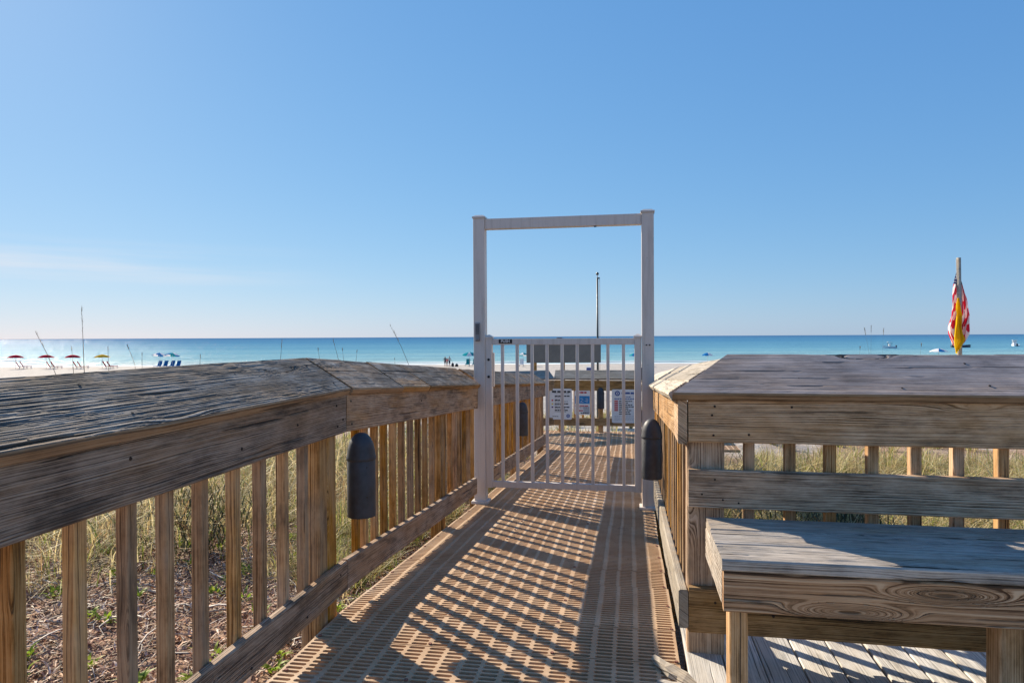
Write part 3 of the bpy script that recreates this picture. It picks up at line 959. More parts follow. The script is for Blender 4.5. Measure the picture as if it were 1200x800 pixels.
gt = empty('picket_gate', (-0.58, YG, gz + 0.15), 'white metal picket gate closed across the boardwalk', 'gate')
SX0, SX1 = -1.222, 0.066
for sx_ in (SX0, SX1):
    s_ = box('stile', sx_, YG - 0.01, (1.268 - 0.045) / 2, 0.058, 0.058, 1.268 + 0.045, M_WHITE, gt, 0.004)
    pcap(s_, sx_, YG - 0.01, 1.266, 0.058)
    # fittings
box('top_rail', (SX0 + SX1) / 2, YG - 0.01, 1.236, SX1 - SX0 - 0.058, 0.040, 0.054, M_WHITE, gt)
box('bottom_rail', (SX0 + SX1) / 2, YG - 0.01, -0.014, SX1 - SX0 - 0.058, 0.040, 0.054, M_WHITE, gt)
for i in range(9):
    xx = -1.1025 + i * 0.1310
    box('picket', xx, YG - 0.010, 0.6115, 0.027, 0.027, 1.195, M_WHITE, gt, 0.002)
lab = box('push_label', -1.072, YG - 0.0325, 1.240, 0.118, 0.004, 0.036, M_BLACK, gt, 0.001)
M_LETTER = plain('white_lettering', (0.75, 0.75, 0.73), 0.6, 0.2, 0.04)
def text(body, size, M, parent, mat, name='lettering'):
    cu = bpy.data.curves.new('t', 'FONT')
    cu.body = body
    cu.size = size
    cu.align_x = 'CENTER'
    cu.align_y = 'CENTER'
    cu.extrude = 0.0006
    cu.offset = 0.0006
    to = bpy.data.objects.new('t', cu)
    COL.objects.link(to)
    me = bpy.data.meshes.new_from_object(to.evaluated_get(bpy.context.evaluated_depsgraph_get()))
    bpy.data.objects.remove(to)
    me.materials.clear()
    me.materials.append(mat)
    return obj(name, me, M, parent)
FACE = Matrix.Rotation(R(90), 4, 'X')
text('PUSH', 0.034, T(-1.072, YG - 0.0355, 1.240) @ FACE, lab, M_LETTER)
for zz in (1.08, 0.93):
    obj('bolt_hole', disc_mesh(0.013, 0.008, 12, M_BLACK, 'bolt_hole'), T(SX0, YG - 0.041, zz) @ FACE, gt)
box('lock_body', SX0 - 0.036, YG + 0.01, 0.99, 0.012, 0.05, 0.26, M_BLACK, gt, 0.002)
obj('bolt_hole', disc_mesh(0.013, 0.01, 12, M_BLACK, 'bolt_hole'), T(SX0 - 0.038, YG - 0.02, 0.60) @ FACE, gt)
for zz in (0.96, 0.60, 0.20):
    box('hinge', SX1 + 0.031, YG + 0.012, zz, 0.010, 0.05, 0.10, M_BLACK, gt, 0.002)
box('guard_plate', SX0 + 0.036, YG + 0.012, 0.99, 0.012, 0.03, 0.30, M_WHITE, gt, 0.002)
box('latch_lug', -0.60, YG - 0.01, 1.267, 0.05, 0.02, 0.008, M_KEYPAD, gt, 0.002)

# ------------------------------------------------------------------ bench
bn = empty('wooden_bench', (1.4, 2.5, 0), 'weathered wooden bench with thick plank seat against the right railing', 'bench')
BX0, BX1 = 0.288, 3.4
BY0, BY1 = 2.252, 2.772
BZ = 0.568
nseat = 3
w = (BY1 - BY0) / nseat
for k in range(nseat):
    board('seat_plank', (BX0 + rng.uniform(-.006, .006), BY0 + w * (k + 0.5), BZ - 0.019), (BX1, BY0 + w * (k + 0.5), BZ - 0.019), w - 0.003, 0.038, (0, 0, 1), M_SEAT, bn, nx=620, ny=54, bev=0.005, wob=0.001, seed=70 + k)
board('apron', (BX0 + 0.004, BY0 + 0.021, BZ - 0.104), (BX1, BY0 + 0.021, BZ - 0.104), 0.128, 0.037, (0, -1, 0), M_BENCH, bn, nx=520, ny=40, bev=0.004, wob=0.001, seed=74)
board('side_apron', (BX0 + 0.021, BY0 + 0.042, BZ - 0.100), (BX0 + 0.021, BY1, BZ - 0.100), 0.118, 0.037, (-1, 0, 0), M_SEAT, bn, nx=60, ny=20)
for lx in (0.323, 1.134, 2.3, 3.3):
    wdt = 0.058 if lx < 1 else 0.10
    board('leg', (lx + wdt / 2, BY0 + 0.142, 0.0), (lx + wdt / 2, BY0 + 0.142, BZ - 0.04), wdt, 0.088, (0, -1, 0), M_RAIL, bn, nx=30, ny=6, bev=0.005, seed=int(lx * 10))
board('wall_cleat', (BX0 + 0.05, BY1 - 0.03, BZ - 0.09), (BX1, BY1 - 0.03, BZ - 0.09), 0.09, 0.038, (0, -1, 0), M_BENCH, bn)

# ------------------------------------------------------------------ broken board on the deck
def splinter(name, loc, rz_, Ln, W, label):
    r = np.random.default_rng(int(Ln * 1000))
    V, F = [], []
    n = 8
    for i in range(n + 1):
        f = i / n
        x = (f - 0.5) * Ln
        w_ = W * (0.25 + 0.75 * min(1, f * 2.2)) * (1 - 0.5 * max(0, f - 0.8) / 0.2) * r.uniform(0.9, 1.1)
        t_ = 0.018 * (0.5 + 0.5 * math.sin(math.pi * min(1, f + 0.15)))
        c = r.uniform(-0.006, 0.006)
        V += [(x, c - w_ / 2, 0), (x, c + w_ / 2, 0), (x, c + w_ / 2 * 0.9, t_ + r.uniform(0, .006)), (x, c - w_ / 2 * 0.9, t_ + r.uniform(0, .006))]
    for i in range(n):
        for k in range(4):
            F.append((i * 4 + k, i * 4 + (k + 1) % 4, i * 4 + 4 + (k + 1) % 4, i * 4 + 4 + k))
    F += [(3, 2, 1, 0), (n * 4, n * 4 + 1, n * 4 + 2, n * 4 + 3)]
    o = obj(name, mesh_from(V, F, name, mats=[M_PALE]), T(*loc) @ Matrix.Rotation(rz_, 4, 'Z') @ Matrix.Rotation(0.03, 4, 'Y'))
    tag(o, label, 'wood scrap', 'broken wood on the deck')
splinter('wood_scrap', (0.165, 2.625, 0.006), R(-52), 0.27, 0.062, 'longer pale splintered wood scrap pointing across the grating at the right post')
splinter('wood_scrap', (0.185, 2.50, 0.006), R(-24), 0.20, 0.05, 'shorter pale broken wood scrap at the bottom edge beside the planks')

# ------------------------------------------------------------------ notice signs on the far railing
M_SIGN = plain('sign_white', (0.72, 0.72, 0.71), 0.45, 0.4, 0.04)
M_INK = plain('sign_ink', (0.03, 0.03, 0.035), 0.6, 0.2)
M_RED = plain('sign_red', (0.50, 0.03, 0.04), 0.5, 0.3)
M_BLUE = plain('sign_blue', (0.02, 0.22, 0.50), 0.5, 0.3)
M_NAVY = plain('sign_navy', (0.03, 0.08, 0.28), 0.5, 0.3)
M_YEL = plain('sign_yellow', (0.70, 0.55, 0.06), 0.5, 0.3)
M_PURP = plain('sign_purple', (0.08, 0.03, 0.14), 0.5, 0.3)
M_GREYS = plain('sign_grey', (0.42, 0.44, 0.46), 0.5, 0.3)
def rounded_panel(w, h, r_, t_, mat):
    pts = []
    for cx, cz, a0 in ((w / 2 - r_, h / 2 - r_, 0), (-w / 2 + r_, h / 2 - r_, 90), (-w / 2 + r_, -h / 2 + r_, 180), (w / 2 - r_, -h / 2 + r_, 270)):
        for k in range(5):
            a = R(a0 + k * 22.5)
            pts.append((cx + r_ * math.cos(a), cz + r_ * math.sin(a)))
    n = len(pts)
    V = [(x, -t_ / 2, z) for x, z in pts] + [(x, t_ / 2, z) for x, z in pts]
    F = [tuple(range(n)), tuple(range(2 * n - 1, n - 1, -1))] + [(k, n + k, n + (k + 1) % n, (k + 1) % n) for k in range(n)]
    return mesh_from(V, F, 'panel', mats=[mat])
def words(rows, mat, x0, yf, parent, name='lettering'):
    """rows: (z, height, [(x_start, x_end), ...]) small raised print, joined"""
    V, F = [], []
    for z, h, spans in rows:
        for a, b in spans:
            k = len(V)
            V += [(x0 + a, yf, z - h / 2), (x0 + b, yf, z - h / 2), (x0 + b, yf, z + h / 2), (x0 + a, yf, z + h / 2)]
            F.append((k, k + 1, k + 2, k + 3))
    o = obj(name, mesh_from(V, F, name, mats=[mat]), None, parent)
    if len(F) > 1:
        o['kind'] = 'stuff'
    return o
def word_row(a, b, r_, lo=0.012, hi=0.034, gap=0.008):
    out = []
    x = a
    while x < b - lo:
        e = min(b, x + r_.uniform(lo, hi))
        out.append((x, e))
        x = e + gap
    return out
SY = YF - 0.012
def sign(name, px0, px1, py0, py1, label, frame_mat=None):
    a, b = at(px0, py1, 13.05), at(px1, py0, 13.05)
    w_, h_ = (b - a).x, (b.z - a.z)
    cx, cz = (a.x + b.x) / 2, (a.z + b.z) / 2
    t = empty(name, (cx, SY, cz), label, 'sign', 'notice signs on the far railing')
    obj('panel', rounded_panel(w_, h_, 0.03, 0.006, M_SIGN), T(cx, SY, cz), t)
    return t, cx, cz, w_, h_
rs = np.random.default_rng(5)
t, cx, cz, w_, h_ = sign('notice_sign', 644.5, 671, 454.5, 490.5, 'white beach notice sign with black text and coloured flag bullets, leftmost of three')
yf = SY - 0.0045
rows = [(cz + h_ * 0.40, 0.035, word_row(-w_ * .38, w_ * .44, rs, .05, .09, .018)), (cz + h_ * 0.345, 0.008, word_row(-w_ * .3, w_ * .4, rs))]
for q, zz in enumerate((0.26, 0.13, 0.01, -0.10, -0.20)):
    rows.append((cz + h_ * zz, 0.022, word_row(-w_ * .26, w_ * (.40 if q != 1 else .05), rs, .03, .06)))
    rows.append((cz + h_ * (zz - 0.045), 0.010, word_row(-w_ * .26, w_ * rs.uniform(.1, .35), rs)))
rows.append((cz - h_ * .40, 0.012, word_row(-w_ * .36, -w_ * .1, rs)))
words(rows, M_INK, cx, yf, t)
for zz, m in ((0.12, M_RED), (0.0, M_YEL), (-0.10, M_PURP)):
    words([(cz + h_ * zz, 0.028, [(-w_ * .40, -w_ * .33)])], m, cx, yf, t, 'flag_mark')
def ring(cx, cz, r0, r1, yf, mat, parent, name='emblem'):
    V, F = [], []
    for k in range(20):
        a = 2 * math.pi * k / 20
        V += [(cx + r0 * math.cos(a), yf, cz + r0 * math.sin(a)), (cx + r1 * math.cos(a), yf, cz + r1 * math.sin(a))]
    for k in range(20):
        k2 = (k + 1) % 20
        F.append((2 * k, 2 * k + 1, 2 * k2 + 1, 2 * k2))
    return obj(name, mesh_from(V, F, name, mats=[mat]), None, parent)
ring(cx + w_ * .33, cz - h_ * .38, 0.018, 0.034, yf, M_NAVY, t)
ring(cx + w_ * .33, cz - h_ * .38, 0.0, 0.011, yf, M_NAVY, t)

t, cx, cz, w_, h_ = sign('notice_sign', 674, 692.5, 456.5, 484.5, 'small notice sign with a blue water picture and red headings, middle of three')
words([(cz + h_ * .12, h_ * .32, [(-w_ * .46, w_ * .46)])], M_BLUE, cx, yf, t, 'picture')
words([(cz + h_ * .42, 0.030, word_row(-w_ * .38, w_ * .40, rs, .04, .07, .012)), (cz - h_ * .13, 0.018, word_row(-w_ * .44, w_ * .44, rs, .05, .09, .006)), (cz - h_ * .33, 0.026, [(-w_ * .3, -w_ * .1), (-w_ * .07, w_ * .02)])], M_RED, cx, yf, t)
words([(cz - h_ * .30, h_ * .28, [(w_ * .06, w_ * .44)])], M_GREYS, cx, yf, t, 'picture')
words([(cz - h_ * .20, 0.010, word_row(-w_ * .4, w_ * .3, rs)), (cz - h_ * .43, 0.018, word_row(-w_ * .1, w_ * .42, rs))], M_INK, cx, yf, t)
words([(cz + h_ * (.02 + .05 * q), 0.006, word_row(-w_ * .4, w_ * .4, rs, .02, .07, .05)) for q in range(4)], M_SIGN, cx, yf - 0.002, t, 'picture_ripples')

t, cx, cz, w_, h_ = sign('notice_sign', 717.5, 747, 454.5, 493, 'white rules sign with round blue emblem and red list, rightmost of three')
ring(cx - w_ * .28, cz + h_ * .38, 0.026, 0.048, yf, M_NAVY, t)
ring(cx - w_ * .28, cz + h_ * .38, 0.0, 0.014, yf, M_NAVY, t)
words([(cz + h_ * .39, 0.034, word_row(-w_ * .12, w_ * .42, rs, .05, .09, .014)), (cz + h_ * .28, 0.016, word_row(-w_ * .1, w_ * .25, rs)), (cz + h_ * .22, 0.018, word_row(-w_ * .40, w_ * .42, rs, .02, .05))], M_NAVY, cx, yf, t)
words([(cz + h_ * (.15 - .055 * q), 0.024, [(-w_ * .40, -w_ * .26)]) for q in range(6)] , M_RED, cx, yf, t, 'red_list')
words([(cz + h_ * (.15 - .055 * q), 0.017, word_row(-w_ * .22, w_ * rs.uniform(.1, .42), rs, .03, .06)) for q in range(8)], M_INK, cx, yf, t)
words([(cz - h_ * (.30 + .04 * q), 0.010, word_row(-w_ * .4, w_ * .42, rs, .02, .05)) for q in range(4)], M_GREYS, cx, yf, t)

# ------------------------------------------------------------------ round poles
def tube(pts, radii, seg=8, mat=None, smooth=True, cap_=True):
    pts = [Vector(p) for p in pts]
    V, F = [], []
    for i, p in enumerate(pts):
        d = (pts[min(i + 1, len(pts) - 1)] - pts[max(i - 1, 0)]).normalized()
        a = d.orthogonal().normalized() if abs(d.z) < 0.9 else Vector((1, 0, 0))
        a = (a - d * a.dot(d)).normalized()
        b = d.cross(a)
        for s in range(seg):
            t_ = 2 * math.pi * s / seg
            q = p + (a * math.cos(t_) + b * math.sin(t_)) * radii[i]
            V.append(tuple(q))
    for i in range(len(pts) - 1):
        for s in range(seg):
            s2 = (s + 1) % seg
            F.append((i * seg + s, i * seg + s2, (i + 1) * seg + s2, (i + 1) * seg + s))
    if cap_:
        F.append(tuple(range(seg - 1, -1, -1)))
        F.append(tuple((len(pts) - 1) * seg + s for s in range(seg)))
    return mesh_from(V, F, 'tube', smooth=smooth, mats=[mat] if mat else None)
def gz_at(p):
    return float(ground_z(p.x, p.y))

M_DARKPOLE = plain('dark_pole_metal', (0.035, 0.05, 0.055), 0.45, 0.5)
M_ROPE = plain('rope', (0.55, 0.53, 0.50), 0.8, 0.2)
M_BOARD = plain('grey_board_back', (0.17, 0.16, 0.145), 0.7, 0.3, 0.10, 3.0)
p = at(700.5, 430, 24.0)
zb = gz_at(p)
pole = empty('flag_pole', (p.x, p.y, zb), 'thin dark bare flag pole with pulley and ball top behind the far railing', 'flag pole')
ztop = at(700.5, 326, 24.0).z
obj('pole', tube([(p.x, p.y, zb - 0.3), (p.x, p.y, ztop)], [0.045, 0.030], 10, M_DARKPOLE), None, pole)
obj('pulley', bxm(0.10, 0.05, 0.05, M_DARKPOLE, 0.01), T(p.x + 0.035, p.y, ztop), pole)
obj('halyard', tube([(p.x + 0.075, p.y - 0.02, zb + 1.0), (p.x + 0.078, p.y - 0.02, ztop)], [0.009, 0.009], 5, M_ROPE), None, pole)
bm = bmesh.new()
bmesh.ops.create_uvsphere(bm, u_segments=10, v_segments=8, radius=0.055)
me = bpy.data.meshes.new('finial')
bm.to_mesh(me)
bm.free()
me.materials.append(M_DARKPOLE)
obj('finial', me, T(p.x, p.y, ztop + 0.155), pole)
obj('finial_stem', tube([(p.x, p.y, ztop), (p.x, p.y, ztop + 0.12)], [0.02, 0.012], 6, M_ROPE), None, pole)

a, b = at(617, 425, 23.4), at(704, 403, 23.4)
c = (a + b) / 2
sb = empty('sign_board', (c.x, c.y, gz_at(c)), 'plain grey back of a wide sign board facing the beach, behind the gate', 'sign board')
xd = Vector((b.x - a.x, b.y - a.y, 0))
obj('panel', bxm(xd.length, 0.05, b.z - a.z, M_BOARD, 0.004), frame((c.x, c.y, c.z), xd, (0, 0, 1)), sb)
for f in (0.12, 0.5, 0.9):
    q = a.lerp(b, f) + FH * 0.09
    obj('post', bxm(0.09, 0.09, c.z + 0.1 - gz_at(q) + 0.2, M_BEAM, 0.004), T(q.x, q.y, (c.z + 0.1 + gz_at(q) - 0.2) / 2), sb)
obj('batten', bxm(xd.length - 0.1, 0.03, 0.08, M_BOARD, 0.003), frame((c.x + FH.x * .04, c.y + FH.y * .04, c.z), xd, (0, 0, 1)), sb)

# ------------------------------------------------------------------ wooden pole with two limp flags
def stripe_material():
    g = G('striped_flag_cloth')
    uv = g.n('UVMap').outputs[0]
    sp = g.n('SeparateXYZ', {0: uv})
    st = g.math('GREATER_THAN', g.math('FRACT', g.math('MULTIPLY', sp.outputs[1], 5.5)), 0.5)
    c = g.mix(st, (0.64, 0.03, 0.06), (0.85, 0.82, 0.80))
    can = g.math('MULTIPLY', g.math('LESS_THAN', sp.outputs[0], 0.26), g.math('GREATER_THAN', sp.outputs[1], 0.50))
    vo = g.n('TexVoronoi', {'Vector': g.vec(g.math('MULTIPLY', sp.outputs[0], 22.0), g.math('MULTIPLY', sp.outputs[1], 14.0)), 'Scale': 1.0, 'Randomness': 0.1}).outputs['Distance']
    cc = g.mix(g.math('LESS_THAN', vo, 0.22), (0.018, 0.025, 0.10), (0.6, 0.6, 0.62))
    c = g.mix(can, c, cc)
    d = g.n('BsdfDiffuse', {'Color': c})
    t_ = g.n('BsdfTranslucent', {'Color': c})
    m = g.n('MixShader', {0: 0.4, 1: d.outputs[0], 2: t_.outputs[0]})
    g.t.links.new(m.outputs[0], g.out.inputs['Surface'])
    return g.m
def cloth_plain(name, col, tr=0.4):
    g = G(name)
    tc = g.n('TexCoord').outputs['Object']
    c = g.mix(g.noise(tc, 6.0, 3.0), [x * .88 for x in col], [min(1, x * 1.08) for x in col])
    d = g.n('BsdfDiffuse', {'Color': c})
    t_ = g.n('BsdfTranslucent', {'Color': c})
    m = g.n('MixShader', {0: tr, 1: d.outputs[0], 2: t_.outputs[0]})
    g.t.links.new(m.outputs[0], g.out.inputs['Surface'])
    return g.m
M_FLAG = stripe_material()
M_YFLAG = cloth_plain('yellow_flag_cloth', (0.80, 0.55, 0.02))
FD = 18.0
p = at(1124.5, 415, FD)
zb = gz_at(p)
fp = empty('flag_pole', (p.x, p.y, zb), 'weathered wooden pole carrying two limp flags, above the right railing', 'flag pole')
tp = at(1123.5, 302, FD)
obj('pole', tube([(p.x, p.y, zb - 0.3), (p.x, p.y, 1.0), (tp.x, tp.y, tp.z)], [0.062, 0.058, 0.050], 12, M_PALE), None, fp)
obj('halyard', tube([(tp.x - 0.06, tp.y, tp.z - 0.02), (p.x - 0.05, p.y - .03, 1.2)], [0.006, 0.006], 5, M_ROPE), None, fp)
def limp_flag(name, label, rowsdef, depth, mat, seed, nu=44, folds=5.0, amp=0.07, parent=None, yoff=0.0):
    """rowsdef: (py, px_left, px_right) outline; cloth hangs in vertical pleats"""
    r = np.random.default_rng(seed)
    pys = [q[0] for q in rowsdef]
    nv = 46
    V, UVs, F = [], [], []
    for j in range(nv + 1):
        py = pys[0] + (pys[-1] - pys[0]) * j / nv
        xl = np.interp(py, pys, [q[1] for q in rowsdef])
        xr = np.interp(py, pys, [q[2] for q in rowsdef])
        grow = min(1.0, (j + 3) / 18)
        for i in range(nu + 1):
            f = i / nu
            px_ = xl + (xr - xl) * f + grow * 0.8 * math.sin(f * 9 + j * 0.22 + seed)
            sag = 2.2 * math.sin(f * folds * 2.6 + 1.3 * seed + j * 0.05) * grow * (j / nv)
            pt = at(px_, py + sag, depth)
            d_ = amp * grow * math.sin(f * folds * 2 * math.pi + 0.06 * j + seed) + 0.3 * amp * math.sin(f * 31 + j * 0.3)
            pt = pt + FH * (d_ + yoff)
            V.append(tuple(pt))
            # fly falls: slanting stripes
            side = abs(f - 0.45) * 2
            vv = 1.0 - (j / nv) * 0.80 - side * 0.22 + 0.10 * math.sin(f * folds * 2 * math.pi + seed)
            uu = (j / nv) * 1.0 + side * 0.12
            UVs.append((uu, vv))
    for j in range(nv):
        for i in range(nu):
            q = j * (nu + 1) + i
            F.append((q, q + 1, q + nu + 2, q + nu + 1))
    me = mesh_from(V, F, name, smooth=True, mats=[mat])
    uvl = me.uv_layers.new(name='UVMap')
    for lp in me.loops:
        uvl.data[lp.index].uv = UVs[lp.vertex_index]
    o = obj(name, me)
    tag(o, label, 'flag', 'flags hanging limp on the wooden pole')
    return o
limp_flag('striped_flag', 'limp red and white striped flag with dark blue canton on the wooden pole',
          [(319, 1122.5, 1126), (328, 1121, 1128), (345, 1118.5, 1132.5), (360, 1117, 1136), (370, 1115.5, 1138.6), (384, 1113.3, 1136), (392, 1113.8, 1135), (399, 1116.5, 1132), (404, 1117.5, 1129)], FD - 0.02, M_FLAG, 2, yoff=0.06)
limp_flag('yellow_flag', 'limp plain yellow flag hanging below the striped flag',
          [(349, 1122, 1124), (362, 1120.3, 1125.5), (385, 1119, 1128), (398, 1118.5, 1131.3), (405, 1118.2, 1127.5), (412, 1119.5, 1123)], FD - 0.14, M_YFLAG, 3, folds=2.5, amp=0.04)

# ------------------------------------------------------------------ beach things
def beach_pt(px_, f):
    """point on the sand at bearing px_, f metres ahead"""
    q = at(px_, 400, f)
    return Vector((q.x, q.y, gz_at(q)))
M_FRAME = plain('pale_metal', (0.6, 0.6, 0.6), 0.4, 0.5)
C_RED = cloth_plain('red_canopy_cloth', (0.42, 0.02, 0.04), 0.15)
C_YEL = cloth_plain('yellow_canopy_cloth', (0.66, 0.40, 0.03), 0.25)
C_BLUE = cloth_plain('blue_canopy_cloth', (0.02, 0.16, 0.42), 0.2)
C_TEAL = cloth_plain('teal_canopy_cloth', (0.02, 0.28, 0.33), 0.2)
C_WHITE = cloth_plain('white_canopy_cloth', (0.75, 0.76, 0.78), 0.3)
def umbrella(loc, mats, label, rad=1.2, h=2.1, tilt=0.0, rot=0.0):
    loc = Vector(loc)
    t = empty('beach_umbrella', loc, label, 'umbrella', 'beach umbrellas on the sand')
    obj('pole', tube([loc, loc + Vector((0, 0, h))], [0.025, 0.025], 6, M_FRAME), None, t)
    R_ = Matrix.Rotation(tilt, 4, SH) @ Matrix.Rotation(rot, 4, 'Z')
    nseg = 8
    for k in range(nseg):
        a0, a1 = 2 * math.pi * k / nseg, 2 * math.pi * (k + 1) / nseg
        V, F = [], []
        for i in range(5):
            rr_ = rad * i / 4
            z = h + 0.05 - 0.42 * (i / 4) ** 1.7
            for s in range(4):
                a = a0 + (a1 - a0) * s / 3
                dip = -0.05 * math.sin(math.pi * s / 3) * (i / 4) ** 2
                q = R_ @ Vector((rr_ * math.cos(a), rr_ * math.sin(a), z - h + dip))
                V.append(tuple(loc + Vector((0, 0, h)) + q))
        for i in range(4):
            for s in range(3):
                F.append((i * 4 + s, i * 4 + s + 1, i * 4 + s + 5, i * 4 + s + 4))
        obj('canopy_panel', mesh_from(V, F, 'canopy_panel', smooth=True, mats=[mats[k % len(mats)]]), None, t)
    return t
def lounger(loc, mat, label, rot):
    loc = Vector(loc)
    t = empty('beach_lounger', loc, label, 'beach chair', 'beach chairs under the umbrellas')
    M = T(*loc) @ Matrix.Rotation(rot, 4, 'Z')
    obj('seat', bxm(0.62, 1.15, 0.07, mat, 0.01), M @ T(0, 0.35, 0.34), t)
    obj('backrest', bxm(0.62, 0.07, 0.95, mat, 0.01), M @ T(0, -0.42, 0.72) @ Matrix.Rotation(R(28), 4, 'X'), t)
    for sx_ in (-0.3, 0.3):
        for sy_ in (-0.15, 0.8):
            obj('leg', bxm(0.05, 0.05, 0.34, M_FRAME, 0.005), M @ T(sx_, sy_, 0.17), t)
    return t
U = [(18, 107, [C_RED], 'dark red beach umbrella at the left edge, leftmost of the three red ones'),
     (54, 107, [C_RED], 'dark red beach umbrella, middle of the three red ones'),
     (85, 107, [C_RED], 'dark red beach umbrella next to the yellow one'),
     (119.5, 107, [C_YEL], 'yellow beach umbrella, right of the red ones')]
for (ux, f, mt, lb), sh in zip(U, ('leftmost red umbrella', 'middle red umbrella', 'third red umbrella', 'yellow umbrella')):
    umbrella(beach_pt(ux, f), mt, lb, 1.13, 2.15, 0, rot=ux)
    for k in range(2):
        lounger(beach_pt(ux + 6 + k * 5, f + 0.6), C_RED, ('left', 'right')[k] + ' of two red loungers beside the ' + sh, R(-38))
for ux, mt, lb, cl in ((187, [C_BLUE, C_WHITE], 'blue and white beach umbrella over blue chairs, left of its pair', 'left'), (202, [C_BLUE, C_TEAL, C_WHITE, C_BLUE], 'blue and teal beach umbrella over blue chairs, right of its pair', 'right')):
    umbrella(beach_pt(ux, 107), mt, lb, 1.1, 2.35, R(-10), rot=ux)
    for k in range(2):
        lounger(beach_pt(ux - 1.5 + k * 7, 107.5), C_BLUE, 'blue beach chair under the %s one of two blue umbrellas, %s seat' % (cl, ('left', 'right')[k]), R(185))
umbrella(beach_pt(550, 108), [C_TEAL, C_TEAL, C_WHITE], 'teal and white beach umbrella just left of the gate post', 1.15, 2.2, R(8), 0.6)
lounger(beach_pt(548, 108.5), C_TEAL, 'teal beach chair under the teal and white umbrella, left seat', R(185))
lounger(beach_pt(556, 108.5), C_TEAL, 'teal beach chair under the teal and white umbrella, right seat', R(185))
umbrella(beach_pt(613, 108), [C_TEAL, C_WHITE], 'teal and white beach umbrella seen through the gate', 1.0, 2.1, R(-6), 0.2)
lounger(beach_pt(611, 107), C_WHITE, 'white covered beach chair seen through the gate', R(185))
umbrella(beach_pt(744, 104), [C_TEAL, C_BLUE], 'dark teal beach umbrella half hidden by the gate stile', 0.95, 2.0, 0, 0.2)
umbrella(beach_pt(829, 103), [C_BLUE, C_WHITE, C_WHITE, C_BLUE], 'white and blue beach umbrella showing above the right cap', 0.85, 2.05, 0, 0.9)
umbrella(beach_pt(1100, 96), [C_WHITE, C_WHITE, C_BLUE], 'white and blue umbrella top peeping over the right railing by the flag pole', 1.15, 2.55, 0, 0.4)
# cooler and bags
p = beach_pt(690.5, 84)
ck = empty('cooler', p, 'dark blue cooler with white lid standing on the sand', 'cooler')
obj('body', bxm(0.70, 0.45, 0.50, plain('cooler_blue', (0.015, 0.05, 0.26), 0.4), 0.03), T(p.x, p.y, p.z + 0.25), ck)
obj('lid', bxm(0.74, 0.49, 0.12, plain('cooler_lid', (0.8, 0.8, 0.8), 0.4), 0.03), T(p.x, p.y, p.z + 0.56), ck)
M_BAG = plain('dark_bag', (0.03, 0.03, 0.035), 0.7)
def bag(px_, f, w_, h_, label):
    p = beach_pt(px_, f)
    bm = bmesh.new()
    bmesh.ops.create_uvsphere(bm, u_segments=14, v_segments=9, radius=0.5)
    for v in bm.verts:
        v.co.x *= w_ * (1.1 if v.co.z < 0 else 0.95)
        v.co.y *= w_ * 0.7
        v.co.z = max(v.co.z, -0.38) * h_ + 0.38 * h_
    me = bpy.data.meshes.new('bag')
    bm.to_mesh(me)
    bm.free()
    me.materials.append(M_BAG)
    t = empty('beach_bag', p, label, 'bag', 'dark bags beside the people')
    obj('body', me, T(*p), t)
    obj('strap', tube([p + Vector((-.15 * w_, 0, h_ * .8)), p + Vector((0, 0, h_ * 1.12)), p + Vector((.15 * w_, 0, h_ * .8))], [.02, .02, .02], 5, M_BAG), None, t)
bag(530.3, 108.2, 0.46, 0.68, 'taller dark beach bag next to the standing people')
bag(535, 108.2, 0.56, 0.48, 'lower rounded dark bag between the people and the teal umbrella')

